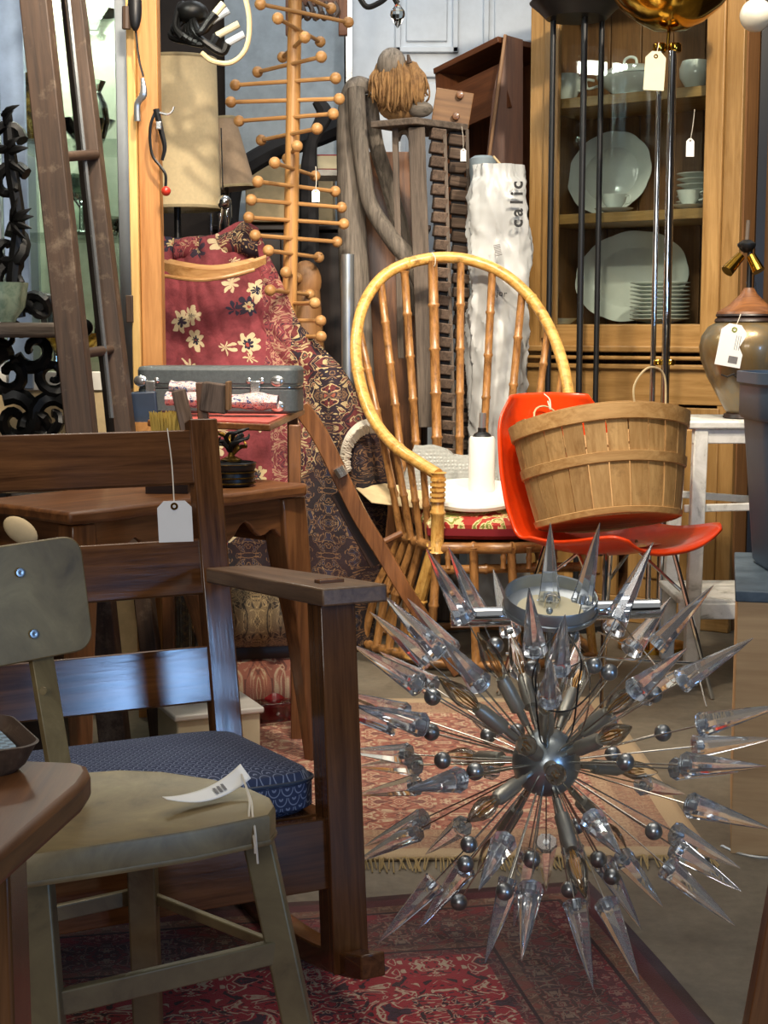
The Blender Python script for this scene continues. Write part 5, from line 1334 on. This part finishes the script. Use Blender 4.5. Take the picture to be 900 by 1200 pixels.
# gilt edged black glass pieces
t = thing('gilt_black_dish', 'round black glass dish with a gilt rim on the carved side table', 'dish', Vector((-.335, 3.25, zt)))
bp = Mt @ Vector((.545, .10, zt + .0005))
part('dish', MB().lathe([(.04, 0), (.05, .004), (.052, .03), (.05, .034), (.054, .04), (.055, .052), (.05, .054), (.046, .04), (0, .03)], 28), M['black'], t, M=T(bp))
for z in (.008, .02, .032, .05): part('gilt_ring', MB().lathe([(.0525, z - .002), (.0565, z), (.0525, z + .002)], 28, caps=False), M['gold'], t, M=T(bp))
bp2 = bp + Vector((.0, 0, .055))
t = thing('gilt_figurine', 'tangled black and gilt metal figurine standing on the black dish', 'figurine', bp2)
part('base', MB().lathe([(.022, 0), (.024, .004), (.008, .012), (.006, .02)], 16), M['gold'], t, M=T(bp2))
for i in range(11):
    a = i * 2.4; h0 = .02 + .003 * i
    curve('branch', [bp2 + Vector((.004 * math.cos(a), .004 * math.sin(a), h0 - .004)), bp2 + Vector((.02 * math.cos(a), .02 * math.sin(a), h0 + .012)), bp2 + Vector((.036 * math.cos(a + .5), .03 * math.sin(a + .5), h0 + .012 + .004 * (i % 4))), bp2 + Vector((.042 * math.cos(a + .9), .034 * math.sin(a + .9), h0 + .024))], [.004, .0055, .004, .002], M['gold'] if i % 3 == 0 else M['black_iron'], t, n=6)
# brush and dark block rising behind the rocker back
bp = Mt @ Vector((.26, .20, zt + .0005))
t = thing('straw_brush', 'whisk brush with yellow straw bristles and dark handle behind the rocker back', 'brush', bp)
q0 = P(196, 506, 3.15); q1 = P(192, 478, 3.15)
g = MB()
for i in range(260):
    a = random.uniform(0, 2 * PI); r = math.sqrt(random.random()); x, y = .038 * r * math.cos(a), .018 * r * math.sin(a)
    g.tube([(x * .8, y * .8, 0), (x + random.uniform(-.004, .004), y, .05 + random.uniform(0, .015))], .0012, 3)
part('bristles', g, M['bristle'], t, M=T(q0) @ T(0, 0, -.02), kind='stuff')
bar('handle', P(222, 512, 3.15), P(209, 457, 3.15), .028, .03, M['drift_block'], t, up=(0, 1, 0), bevel=.003)
part('stock', MB().box((0, 0, 0), (.08, .04, .09)), M['darkwood'], t, M=T(q0.x, q0.y, q0.z - .062), bevel=.004)
part('foot', MB().box((0, 0, 0), (.09, .05, q0.z - .107 - zt)), M['darkwood'], t, M=T(q0.x, q0.y, (q0.z - .107 + zt) / 2 + .0005))
t = thing('wood_mallet', 'dark wooden mallet with a pale edged block head behind the rocker post', 'mallet', P(246, 500, 3.1))
bar('head', P(254, 449, 3.08), P(250, 483, 3.08), .055, .045, M['drift_block'], t, up=(0, 1, 0), bevel=.003)
bar('side_cheek', P(268, 447, 3.075), P(268, 480, 3.075), .008, .05, M['crate_edge'], t, up=(0, 1, 0), bevel=.001)
bar('handle', P(236, 448, 3.1), P(243, 560, 3.1), .022, .026, M['walnut'], t, up=(0, 1, 0), bevel=.002)

# ------------------------------------------------------------------ things under and behind the rocker
D = 3.95
m = MB()
t = thing('rolled_rug', 'rolled beige and black patterned rug behind the side table legs', 'rug', G(315, 760, .0))
M['roll_rug'] = persian('rolled_rug_pattern', '#8f7a58', ['#2a2420', '#c4ab7c', '#3a3028', '#7a6040'], .06, .05, None, fine=2.4)
q = P(315, 722, 3.78)
part('roll', MB().tube([(-.18, 0, 0), (-.1, 0, .004), (.1, 0, 0), (.14, 0, 0)], [.075, .082, .08, .07], 20), M['roll_rug'], t, M=T(q) @ RZ(12))
part('under_roll', MB().tube([(-.2, 0, 0), (.16, 0, 0)], .085, 20), M['rug_pink'], t, M=T(q.x, q.y + .02, .09) @ RZ(12))
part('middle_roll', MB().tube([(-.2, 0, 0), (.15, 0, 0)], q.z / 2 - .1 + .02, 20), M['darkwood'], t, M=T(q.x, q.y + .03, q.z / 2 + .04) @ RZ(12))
for i, (px, y) in enumerate(((318, 770), (328, 795))):
    q = G(px, y + 22, 0); q.y -= .25
    r_ = .030
    t = thing('red_glass_jar', ['squat ruby red glass jar under the side table, the rear one', 'squat ruby red glass jar under the side table, the front one'][i], 'jar', (q.x, q.y, 0))
    if i == 0: rg = plain('ruby_glass', '#6e1418', .15)
    part('jar_body', MB().lathe([(.03, 0), (.045, .02), (.048, .05), (.03, .08), (.02, .09), (.026, .1), (.022, .1), (.0, .085)], 24), rg, t, M=T(q.x, q.y, 0))
# dark cupboard, dark stool legs and glass jars seen between the rocker rails
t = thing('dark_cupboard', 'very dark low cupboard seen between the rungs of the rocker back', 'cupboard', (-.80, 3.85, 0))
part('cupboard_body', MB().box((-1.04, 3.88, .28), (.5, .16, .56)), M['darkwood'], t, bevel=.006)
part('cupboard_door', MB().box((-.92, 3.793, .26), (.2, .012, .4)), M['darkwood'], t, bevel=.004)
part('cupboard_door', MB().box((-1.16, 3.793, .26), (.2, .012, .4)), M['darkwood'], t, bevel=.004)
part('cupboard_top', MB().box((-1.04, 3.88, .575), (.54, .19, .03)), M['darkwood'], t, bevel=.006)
D = 3.85
for k, (px, lab) in enumerate(((208, 'tall clear glass cylinder vase seen between the rocker back slats'),)):
    x = (px - 450) / F * D
    tag(part('cylinder_vase', MB().lathe([(.034, 0), (.036, .01), (.034, .40), (.031, .40), (.033, .015), (0, .012)], 24), M['ware'], M=T(x, D, .061)), lab, 'vase')
t = thing('low_dark_bench', 'low dark wooden bench holding glass vases behind the rocker seat', 'bench', (-.58, 3.5, 0))
part('bench_top', MB().box((-.54, 3.88, .045), (.16, .2, .03)), M['darkwood'], t, bevel=.004)
for x, y in ((-.60, 3.80), (-.48, 3.80), (-.60, 3.96), (-.48, 3.96)): part('leg', MB().box((x, y, .015), (.03, .03, .03)), M['darkwood'], t)
q = G(225, 850, .12)
t = thing('white_storage_box', 'white plastic storage box on the floor behind the rocker seat', 'box', (q.x, q.y, 0))
setF(T(q.x + .02, q.y + .14, 0.012) @ RZ(24))
part('box_wall', MB().box((0, 0, .055), (.2, .17, .11)), M['manila'], t, bevel=.005); part('lid', MB().box((0, 0, .118), (.215, .185, .014)), M['white'], t, bevel=.004)
setF()
bpz = (q.x + .02, q.y + .14)
tag(part('white_porcelain_bowl', MB().lathe([(.02, 0), (.022, .004), (.045, .03), (.05, .05), (.047, .05), (.04, .03), (0, .008)], 24), M['porcelain'], M=T(bpz[0] - .02, bpz[1] + .02, .138)), 'small round white bowl on the white storage box', 'bowl')
q = G(300, 868, .0)
tag(part('clear_tray', MB().prism(round_poly(.22, .2, .03), 0, .05), M['glass'], M=T(q.x, q.y + .2, 0.016) @ RZ(20), bevel=.004), 'clear plastic tray on the floor under the carved side table', 'tray')
# small cream cup just left of school chair back
q = P(24, 622, 2.68)
t = thing('cream_spoon_rest', 'cream oval wooden palette shape behind the school chair back', 'palette', q)
part('palette', MB().sph((0, 0, 0), 1, 20, 12, M=T(q) @ RY(35) @ S3(.035, .01, .022)), M['kraft'], t)
rod('stand', q + Vector((0, .005, -.01)), Vector((q.x - .02, q.y + .01, .53)), .006, M['darkwood'], t)
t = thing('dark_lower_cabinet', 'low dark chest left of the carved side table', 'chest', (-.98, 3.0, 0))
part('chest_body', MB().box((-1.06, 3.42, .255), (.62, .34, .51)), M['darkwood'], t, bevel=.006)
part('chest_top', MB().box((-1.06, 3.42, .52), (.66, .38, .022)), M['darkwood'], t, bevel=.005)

# ------------------------------------------------------------------ mission rocker
u = Vector((.906, .423, 0)).normalized()
foot = G(408, 1150)
bk = Vector((-u.y, u.x, 0))
O = Vector((foot.x, foot.y, 0)) - u * .262 + bk * .235 + Vector((-.002, -.085, 0))
Mr = T(O) @ Matrix(((u.x, bk.x, 0, 0), (u.y, bk.y, 0, 0), (0, 0, 1, 0), (0, 0, 0, 1)))
TILT = 5.0
t = thing('mission_rocker', 'dark oak rocking armchair with slatted back at the left', 'rocking chair', M=Mr)
Mk = Mr @ T(0, 0, .040) @ RX(-TILT); setF(Mk)
ps, al, dk = .052, .50, M['mission']
AZ = .546
for sx in (1, -1):
    # front legs, rear posts, arms
    bar('front_leg', (sx * .262, -.235, .0), (sx * .262, -.235, AZ), .056, .052, dk, t, up=(0, 1, 0), bevel=.002)
    bar('rear_post', (sx * .256, .225, .0), (sx * .256, .33, .835), .052, .036, dk, t, up=(0, 1, 0), bevel=.003)
    pts = [(sx * .225, -.272), (sx * .328, -.272), (sx * .328, -.05), (sx * .318, .24), (sx * .27, .262), (sx * .225, .262)]
    Ma = T(0, -.02, AZ + .001); m = MB().prism([(y, -x) for x, y in pts], 0, .026, M=None)
    part('arm', m, M['mission_arm'], t, M=Ma @ RZ(90), bevel=.003)
    part('tenon_cap', MB().box((sx * .275, -.20, AZ + .029), (.04, .022, .006)), M['mission'], t, bevel=.001)
    bar('side_apron', (sx * .262, -.21, .175), (sx * .252, .22, .175), .022, .09, dk, t)
    # rocker runner: bottom follows an arc, rolled so that it rests on the floor
    n = 26; top = []; bot = []
    for i in range(n + 1):
        y = -.34 + .92 * i / n; z = (y ** 2) / (2 * 1.25)
        cz = .012
        bot.append((y, z - .030 - y * math.tan(R(TILT)) * -0 )); top.append((y, z + .006))
    m = MB().prism(bot + top[::-1], -.019, .019, M=Matrix(((0, 0, 1, sx * .262), (1, 0, 0, 0), (0, 1, 0, 0), (0, 0, 0, 1))))
    part('runner', m, dk, t, bevel=.003)
bar('front_apron', (-.24, -.237, .178), (.24, -.237, .178), .022, .105, dk, t)
bar('rear_apron', (-.24, .235, .178), (.24, .235, .178), .022, .09, dk, t)
def yb(z): return .225 + (.105) * z / .835
for zc_, hh in ((.382, .10), (.572, .10), (.768, .098)):
    bar('back_slat', (-.236, yb(zc_) - .002, zc_), (.236, yb(zc_) - .002, zc_), .02, hh, dk, t, up=(0, .125, .99), bevel=.003)
# seat cushion in blue scallop cloth
nm = NT('blue_scallop_cloth'); v = nm.coords(scale=(1, 1, 1), rnd=False)
sp_ = nm.new('ShaderNodeSeparateXYZ'); nm.link(v, sp_.inputs[0])
gx = nm.math('MULTIPLY', sp_.outputs[0], 48.0); gy = nm.math('MULTIPLY', nm.math('SUBTRACT', sp_.outputs[1], nm.math('MULTIPLY', sp_.outputs[2], 1.0)), 66.0)
row = nm.math('FLOOR', gy); off = nm.math('MULTIPLY', nm.math('MODULO', nm.math('ADD', row, 200.0), 2.0), .5)
fx = nm.math('SUBTRACT', nm.math('FRACT', nm.math('ADD', gx, off)), .5); fy = nm.math('FRACT', gy)
rd = nm.math('SQRT', nm.math('ADD', nm.math('POWER', fx, 2.0), nm.math('POWER', nm.math('MULTIPLY', fy, .55), 2.0)))
rg1 = nm.math('MULTIPLY', nm.math('GREATER_THAN', rd, .40), nm.math('LESS_THAN', rd, .47))
rg2 = nm.math('MULTIPLY', nm.math('LESS_THAN', rd, .17), nm.math('GREATER_THAN', rd, .06))
pt_ = nm.math('MAXIMUM', rg1, rg2)
cc = nm.mix(nm.math('MULTIPLY', pt_, .75), hexc('#2b3858'), hexc('#8f9ab4')); M['scallop'] = nm.set(cc, .75); nm.bump(nm.noise(v, 500, 2), .2, .002)
setF(Mk)
m = MB()
def rp2(w_, d_, r_, z): return [(x, y, z) for x, y in round_poly(w_, d_, r_, 8)]
m.loops([rp2(.46, .40, .05, 0), rp2(.484, .425, .05, .010), rp2(.486, .427, .05, .048), rp2(.47, .41, .05, .062), rp2(.40, .34, .06, .070), rp2(.2, .15, .05, .076)])
cush = part('seat_cushion', m, M['scallop'], None, M=T(.0, -.006, .232))
tag(cush, 'dark blue seat cushion with a pale scallop pattern on the dark oak rocker', 'cushion')
part('piping', MB().tube([tuple(Vector(p) + Vector((0, 0, .0))) for p in rp2(.487, .428, .05, .05) + rp2(.487, .428, .05, .05)[:1]], .003, 6), M['navy'], cush, M=T(.0, -.006, .232))
setF(Mk)
part('seat_board', MB().box((0, 0, .226), (.48, .43, .010)), dk, t)
setF()
# price tag on string over the top slat
tg, Mx = price_tag('white price tag on string hanging over the top slat of the dark oak rocker', P(196, 502, 2.585), P(204, 587, 2.55), .060, .072, rot=-2)

# ------------------------------------------------------------------ olive school chair
zs = .44
A = G(25, 990, zs); B = G(318, 948, zs)
t = thing('olive_school_chair', 'small worn olive metal chair with a riveted back in the foreground', 'chair', ((A.x + B.x) / 2, A.y + .12, 0))
o = [G(*q, zs) for q in ((23, 1004), (120, 990), (230, 973), (316, 955), (323, 945), (318, 935), (296, 925), (250, 913), (190, 904), (140, 902), (100, 905), (50, 915), (10, 930), (-30, 955), (-25, 985), (0, 1002))]
c = sum(o, Vector()) / len(o)
m = MB(); rings = []
for k, z in ((1.0, -.036), (1.0, -.004), (.985, 0), (.9, -.003), (.6, -.008), (.2, -.010)): rings.append([((p.x - c.x) * k, (p.y - c.y) * k, z) for p in o])
m.loops(rings)
part('seat', m, M['olive'], t, M=T(c))
part('seat_lip', MB().loops([[((p.x - c.x) * k, (p.y - c.y) * k, z) for p in o] for k, z in ((1.006, -.036), (1.012, -.033), (1.006, -.030))]), M['olive'], t, M=T(c))
def leg(px0, py0, D0, px1, D1, w0=.036, w1=.026, lab=None):
    a = P(px0, py0, D0); a.z = min(a.z, zs - .03); b = PZ(px1, 0.011, D1)
    # column at floor level under the given pixel column
    return bar('leg', a, b, w0, w0 * .8, M['olive_v'], t, up=(0, 1, 0), bevel=.003)
nl = leg(301, 978, 1.77, 372, 1.74); fl2 = leg(42, 1020, 1.62, 48, 1.58); rl = leg(165, 960, 1.92, 160, 1.93, .038); ll = leg(-15, 960, 1.80, -70, 1.84)
def onleg(px0, py0, D0, px1, D1, z):
    a = P(px0, py0, D0); a.z = zs - .03; b = PZ(px1, 0, D1); k = (a.z - z) / a.z; return a.lerp(b, k)
zr = .24
n1 = onleg(301, 978, 1.77, 372, 1.74, zr); n2 = onleg(42, 1020, 1.62, 48, 1.58, zr); n3 = onleg(165, 960, 1.92, 160, 1.97, zr); n4 = onleg(-15, 960, 1.8, -70, 1.84, zr)
bar('stretcher', n1, n2, .012, .030, M['olive_v'], t); bar('stretcher', n1, n3, .010, .014, M['olive_v'], t); bar('stretcher', n3, n4, .010, .022, M['olive_v'], t); bar('stretcher', n2, n4, .010, .022, M['olive_v'], t)
# upright and riveted back panel
Db = 1.90
a, b = P(70, 905, 1.895), P(42, 735, Db + .035)
bar('back_upright', a, b, .034, .010, M['olive'], t, up=(.75, -.66, 0), bevel=.001)
bl = [P(-70, 640, Db - .06), P(60, 633, Db)]
xd = Vector((.8, .6, 0)); cpos = P(11, 709, Db - .012)
zz = Vector((0, 0, 1)); yv = zz.cross(xd)
Mp = Matrix(((xd.x, yv.x, 0, cpos.x), (xd.y, yv.y, 0, cpos.y), (0, 0, 1, cpos.z), (0, 0, 0, 1))) @ RX(-7) @ RY(-3)
rp_ = round_poly(.225, .155, .026, 6); rings = []
for z in (0, .009): rings.append([(x, z + .35 * (x * x) * -1 * -.9, y) for x, y in rp_])
m = MB(); 
def panel(u, v, off):
    pass
N = len(rp_); fr, bkk = rings
m.v = fr + bkk; m.f = [tuple(range(N)), tuple(range(2 * N - 1, N - 1, -1))] + [(i, N + i, N + (i + 1) % N, (i + 1) % N) for i in range(N)]
part('back_panel', m, M['olive'], t, M=Mp, bevel=.002)
for px, py in ((25, 671), (41, 743)):
    q = Mp.inverted() @ P(px, py, Db); lx, lz = q.x, q.z
    part('rivet', MB().lathe([(.0065, 0), (.006, .0015), (.003, .002), (.0, .001)], 18), M['rivet'], t, M=Mp @ T(lx, -.0005, lz) @ RX(90))
q = P(52, 806, 1.905)
part('rivet', MB().lathe([(.0055, 0), (.005, .0012), (.0, .0014)], 16), M['olive'], t, M=T(q.x + .002, q.y - .016, q.z) @ RX(90))
# curled tag with string on the seat
t = thing('curled_tag', 'curled white paper tag with string lying on the olive chair seat', 'tag', G(245, 945, zs))
P0, P1 = G(193, 944, zs), G(288, 925, zs)
xd = (P1 - P0).normalized(); yd = Vector((-xd.y, xd.x, 0)); Lt = (P1 - P0).length
def tg_(u, v):
    hh = .0185 * (1.0 if u > .35 else .45 + .55 * u / .35)
    p = P0 + xd * (Lt * u) + yd * ((v - .5) * 2 * hh * .7) 
    return (p.x, p.y, zs + .0015 + .014 * u * u * u + .008 * (2 * u - 1) ** 2 + (v - .5) * .012 * u)
part('card', MB().grid(tg_, 16, 6), M['paper'], t, solid=.0006)
for i in range(3):
    a = Vector(tg_(.62 + .05 * i, .25)) + Vector((0, -.0008, .0010)); b = Vector(tg_(.62 + .05 * i, .7)) + Vector((0, -.0008, .0012)); bar('printed_line', a, b, .0035, .0004, M['grey_ink'], t, bevel=0)
e = Vector(tg_(.95, .5))
curve('string', [e, G(294, 938, zs + .004), P(296, 955, 1.68), P(299, 975, 1.66), P(302, 1012, 1.66)], .0013, M['string'], t, n=5)
curve('string', [e, G(292, 936, zs + .006), P(292, 958, 1.68), P(298, 985, 1.66), P(299, 1000, 1.66)], .0013, M['string'], t, n=5)

# ------------------------------------------------------------------ foreground table with dark tray
zt = .76
o = [G(106, 903, zt), G(103, 896, zt), G(90, 892, zt), G(40, 890, zt), G(-60, 880, zt), G(-190, 930, zt), G(-190, 1150, zt), G(-30, 1022, zt), G(0, 1000, zt), G(96, 918, zt)]
c = sum(o, Vector()) / len(o)
t = thing('foreground_table', 'polished brown wooden table corner at the lower left edge', 'table', (c.x, c.y, 0))
part('table_top', MB().prism([(p.x - c.x, p.y - c.y) for p in o], -.017, 0), M['table_edge'], t, M=T(c), bevel=.004)
q = P(8, 1100, .83)
part('leg', MB().box((q.x - .022, .86, (zt - .02) / 2), (.045, .045, zt - .02)), M['mission'], t, bevel=.003)
bar('apron', (q.x - .30, .80, zt - .05), (q.x - .03, .86, zt - .05), .016, .06, M['mission'], t)
part('leg', MB().box((-.50, .80, (zt - .02) / 2), (.04, .04, zt - .02)), M['mission'], t)
q = G(-38, 898, zt)
t = thing('dark_tray', 'dark wooden tray with a blue patterned inside on the table corner', 'tray', q)
setF(T(q.x, q.y, zt) @ RZ(28) @ S3(.62, .62, .8))
m = MB(); m.loops([rp2(.075, .09, .02, 0), rp2(.088, .105, .02, .006), rp2(.104, .122, .022, .020), rp2(.108, .126, .022, .022), rp2(.104, .122, .022, .0225), rp2(.082, .10, .02, .010), rp2(.05, .06, .02, .0085)])
part('tray_body', m, M['ladder'], t)
nm = NT('blue_mosaic'); v = nm.coords(rnd=False); ch = nm.new('ShaderNodeTexChecker'); nm.link(v, ch.inputs[0]); ch.inputs[1].default_value = (*hexc('#25405e'), 1); ch.inputs[2].default_value = (*hexc('#6e93ad'), 1); ch.inputs[3].default_value = 160
M['mosaic'] = nm.set(ch.outputs[0], .3)
part('inlay', MB().prism(round_poly(.074, .09, .018), .0092, .0165), M['mosaic'], t)
setF()
# wooden chair leg at the lower right corner
q = P(899, 1150, 2.0)
bar_ = thing('corner_chair_leg', 'slim brown wooden leg at the lower right corner', 'leg', PZ(893, 0, 2.0))
bar('leg_post', PZ(905, .002, 2.0), PZ(962, .45, 2.0), .03, .03, M['walnut'], bar_, up=(0, 1, 0))
# lamp flex and chandelier cord on the right floor
tag(curve('grey_cable', [G(846, 992), G(870, 1002), G(905, 1006), G(960, 1000)], .004, M['alu'], n=6), 'pale grey cable on the floor by the plywood crate', 'cable')
# ------------------------------------------------------------------ spiked sputnik chandelier resting on the floor
CC = P(640, 893, 2.36)
RT, RB = .386, .262
t = thing('sputnik_chandelier', 'big starburst chandelier of clear acrylic spikes and grey balls resting on the rug', 'chandelier', (CC.x, CC.y, 0))
part('hub', MB().sph((0, 0, 0), .056, 36, 24), M['hub'], t, M=T(CC))
part('hub_cap', MB().lathe([(.012, 0), (.012, .05), (.02, .055), (.02, .075), (.008, .08)], 20), M['hub'], t, M=T(CC + Vector((0, 0, .054))))
def onsphere(px, py, r, near):
    best = None
    for i in range(121):
        y = CC.y + (-1 if near else 1) * r * i / 120
        p = P(px, py, y); e = abs((p - CC).length - r)
        if best is None or e < best[0]: best = (e, p)
    return (best[1] - CC).normalized()
# spikes: (tip pixel, near?)
tips = [(499, 642, 1), (525, 640, 0), (452, 700, 1), (478, 702, 0), (407, 752, 1), (447, 765, 0), (520, 750, 1), (404, 812, 0), (408, 824, 1), (404, 880, 0), (421, 898, 0), (475, 926, 1), (417, 932, 0),
        (424, 993, 0), (418, 1010, 0), (445, 1103, 1), (468, 1118, 0), (553, 1178, 1), (588, 1155, 0), (612, 1120, 1), (640, 1068, 0), (700, 1183, 1), (705, 1108, 0), (748, 1147, 1), (783, 1145, 0), (785, 1073, 0),
        (865, 1088, 1), (880, 1052, 0), (872, 1020, 0), (905, 972, 1), (903, 898, 1), (912, 828, 1), (884, 747, 1), (838, 684, 1), (786, 700, 0), (767, 632, 1), (757, 664, 0), (703, 612, 0), (645, 614, 0), (620, 690, 1),
        (646, 772, 1), (596, 738, 0), (662, 722, 1), (802, 762, 1), (728, 1002, 1), (870, 905, 0), (500, 1000, 0), (548, 838, 0), (560, 1045, 1), (745, 820, 0), (680, 745, 0), (800, 930, 0), (545, 905, 0)]
Msp = MB(); n = 8
prof = [(.004, 0), (.0185, .0), (.0205, .004), (.0192, .010), (.0180, .016), (.0122, .062), (.0062, .105), (.0006, .136)]
Msp.lathe(prof, n); me_spike = Msp.mesh('spike', M['lucite'], 20)
core = MB().lathe([(.0, .0), (.006, .0), (.006, .012), (.0, .016)], 8); me_cap = core.mesh('spike_cap', M['alu'])
mb_ball = MB().sph((0, 0, 0), .0142, 20, 14); me_ball = mb_ball.mesh('ball', M['ball'])
def dirframe(o, d): return frame_from(o, d) @ RY(90)       # local Z along d
dirs = []
def add_spike(d, rb=RB, L=1.0):
    d = d.normalized(); tip = CC + d * (rb + .136 * L)
    base = CC + d * rb
    if tip.z < .013:
        rb = rb - (.013 - tip.z) / abs(d.z); base = CC + d * rb
    dirs.append(d)
    rod('spike_rod', CC + d * .05, base + d * .012, .0013, M['steelrod'], t, n=6)
    sp_ = part('spike', me_spike, M['lucite'], t, M=dirframe(base, d) @ RZ(random.uniform(0, 45)) @ S3(1, 1, L))
    part('spike_cap', me_cap, M['alu'], sp_, M=dirframe(base + d * .001, d))
for px, py, nr in tips:
    dd = onsphere(px, py, RB + .136, nr); add_spike(dd, RB + random.uniform(-.008, .008))
# fill directions on the sphere that are still empty
N_ = 46; k = 0
for i in range(N_):
    z = 1 - 2 * (i + .5) / N_; a = i * PI * (3 - math.sqrt(5)); r_ = math.sqrt(1 - z * z)
    d = Vector((r_ * math.cos(a), r_ * math.sin(a), z))
    if d.y < -.25 or d.z < -.60: continue
    if abs(d.x) < .38 and d.z > .45 and d.y < .5: continue
    if all(d.dot(q) < .945 for q in dirs): add_spike(d, RB - .01); k += 1
# balls on their own thin rods
balls = [(501, 857, 1), (516, 891, 1), (557, 904, 1), (502, 814, 1), (580, 755, 0), (549, 990, 1), (545, 1013, 1), (591, 1045, 1), (623, 1007, 1), (668, 1048, 0), (701, 1007, 1), (717, 1027, 1), (766, 974, 1), (733, 893, 1),
         (718, 884, 0), (780, 858, 1), (771, 811, 1), (716, 785, 1), (697, 777, 1), (572, 862, 0), (670, 742, 0), (624, 783, 0), (606, 857, 0), (676, 968, 0), (533, 1065, 0)]
for px, py, nr in balls:
    rr_ = max(.17, (P(px, py, CC.y) - CC).length * .92 + .01)
    d = onsphere(px, py, rr_, nr); p = CC + d * rr_
    rod('ball_rod', CC + d * .05, p, .0012, M['steelrod'], t, n=6); part('ball', me_ball, M['ball'], t, M=T(p))
# lamp sockets with candle bulbs
mb_s = MB().lathe([(.006, -.03), (.006, 0), (.0125, .002), (.0125, .055), (.0105, .058), (.0095, .066), (.0, .066)], 18); me_sock = mb_s.mesh('socket', M['socket'])
mb_b = MB().lathe([(.006, .0), (.012, .014), (.0165, .032), (.015, .05), (.008, .074), (.002, .09), (.0, .092)], 18); me_bulb = mb_b.mesh('bulb', M['bulbglass'])
mf = MB()
for i in range(4):
    a = i * PI / 2; mf.tube([(.003 * math.cos(a), .003 * math.sin(a), .004), (.006 * math.cos(a), .006 * math.sin(a), .03), (.003 * math.cos(a + .5), .003 * math.sin(a + .5), .055)], .0010, 5)
me_fil = mf.mesh('filament', M['filament'])
socks = [(515, 795, 1), (560, 742, 1), (548, 962, 1), (686, 1052, 1), (752, 802, 1), (740, 852, 1), (560, 1022, 0), (735, 1000, 0), (686, 770, 0), (610, 868, 1), (655, 912, 1), (600, 745, 0), (770, 905, 0), (640, 800, 1), (520, 885, 0)]
for px, py, nr in socks:
    rr_ = .262; d = onsphere(px, py, rr_, nr)
    o = CC + d * .108
    rod('socket_arm', CC + d * .05, o, .0048, M['steelrod'], t, n=8)
    s_ = part('socket', me_sock, M['socket'], t, M=dirframe(o, d))
    part('bulb', me_bulb, M['bulbglass'], s_, M=dirframe(o + d * .064, d)); part('filament', me_fil, M['filament'], s_, M=dirframe(o + d * .064, d))
# ceiling canopy standing on top, with its chrome crossbar and loose wires
cpos = P(645, 709, 2.42)
Mc2 = T(cpos) @ RX(17) @ RY(2)
cn_ = part('canopy', MB().lathe([(.0, -.016), (.062, -.016), (.077, -.006), (.078, .016), (.0765, .020), (.0745, .018), (.0735, -.002), (.060, -.011), (.0, -.011)], 48), M['alu'], t, M=Mc2)
part('canopy_disc', MB().lathe([(.055, -.0105), (.055, -.008), (.012, -.007), (.0, -.007)], 36), M['manila'], cn_, M=Mc2)
part('canopy_band', MB().lathe([(.0785, -.010), (.080, -.008), (.080, -.002), (.0785, 0)], 48, caps=False), M['hub'], cn_, M=Mc2)
for xa, xb, y in ((528, 598, 723), (694, 772, 714)):
    b_ = rod('crossbar', P(xa, y + 1, 2.43), P(xb, y - 1, 2.43), (.0165), M['chrome'], t, n=20)
rod('canopy_post', cpos + Vector((0, 0, -.016)), CC + Vector((0, 0, .12)), .006, M['steelrod'], t)
rod('canopy_tie', P(598, 722, 2.43), P(694, 715, 2.43), .005, M['chrome'], t)
curve('hanging_loop', [P(638, 712, 2.40), P(640, 700, 2.39), P(648, 697, 2.39), P(656, 702, 2.39), P(652, 712, 2.4)], .0016, M['steelrod'], t, n=6)
part('screw_ball', MB().sph(P(644, 716, 2.38), .006, 12, 8), M['hub'], t)
wires = [[(655, 735, 2.35), (632, 770, 2.2), (624, 800, 2.2), (640, 830, 2.15), (668, 832, 2.15), (690, 815, 2.15), (705, 795, 2.2)],
         [(660, 735, 2.36), (680, 770, 2.2), (678, 800, 2.2), (672, 850, 2.2), (664, 870, 2.3)],
         [(700, 740, 2.4), (740, 760, 2.5), (745, 775, 2.5), (700, 770, 2.3), (650, 790, 2.2)],
         [(720, 720, 2.45), (752, 760, 2.5), (790, 800, 2.4), (815, 790, 2.35), (828, 828, 2.3)], [(640, 740, 2.38), (628, 790, 2.2), (632, 860, 2.2), (640, 875, 2.29)], [(665, 740, 2.38), (690, 790, 2.25), (684, 850, 2.25), (655, 880, 2.29)]]
for i, w_ in enumerate(wires): curve('wire', [P(*q) for q in w_], .0014, M['black'] if i in (0, 1, 4) else M['steelrod'], t, n=5)
# crystal drop hanging top centre
q = P(466, 15, 4.9)
t = thing('crystal_fitting', 'hanging crystal light fitting with a teardrop and dark scroll arms at the top', 'chandelier', q)
part('drop', MB().lathe([(.0, -.05), (.010, -.035), (.024, -.008), (.022, .006), (.006, .026), (.0, .028)], 8), M['glass'], t, M=T(q), sharp=20)
curve('arm', [P(420, -5, 4.9), P(430, 8, 4.9), P(445, 3, 4.9), P(458, -6, 4.9), P(466, 4, 4.9)], .009, M['black_iron'], t)
rod('chain', q + Vector((0, 0, .028)), q + Vector((0, 0, .45)), .004, M['black_iron'], t)
q = P(385, -4, 5.2)
t = thing('hanging_wood_rack', 'brown wooden rack hung with dark curled hooks behind the top pegs', 'rack', q)
for xx in (340, 402): bar('stile', P(xx, -60, 5.2), P(xx, 42, 5.2), .03, .03, M['crate_wood'], t, up=(0, 1, 0))
bar('rail', P(340, 2, 5.2), P(402, 2, 5.2), .02, .03, M['crate_wood'], t)
for i in range(5):
    x = 352 + i * 10; curve('hook', [P(x, 3, 5.18), P(x + 4, 14, 5.16), P(x - 2, 22, 5.15), P(x - 5, 14, 5.15)], .009, M['ladder'], t, n=6)
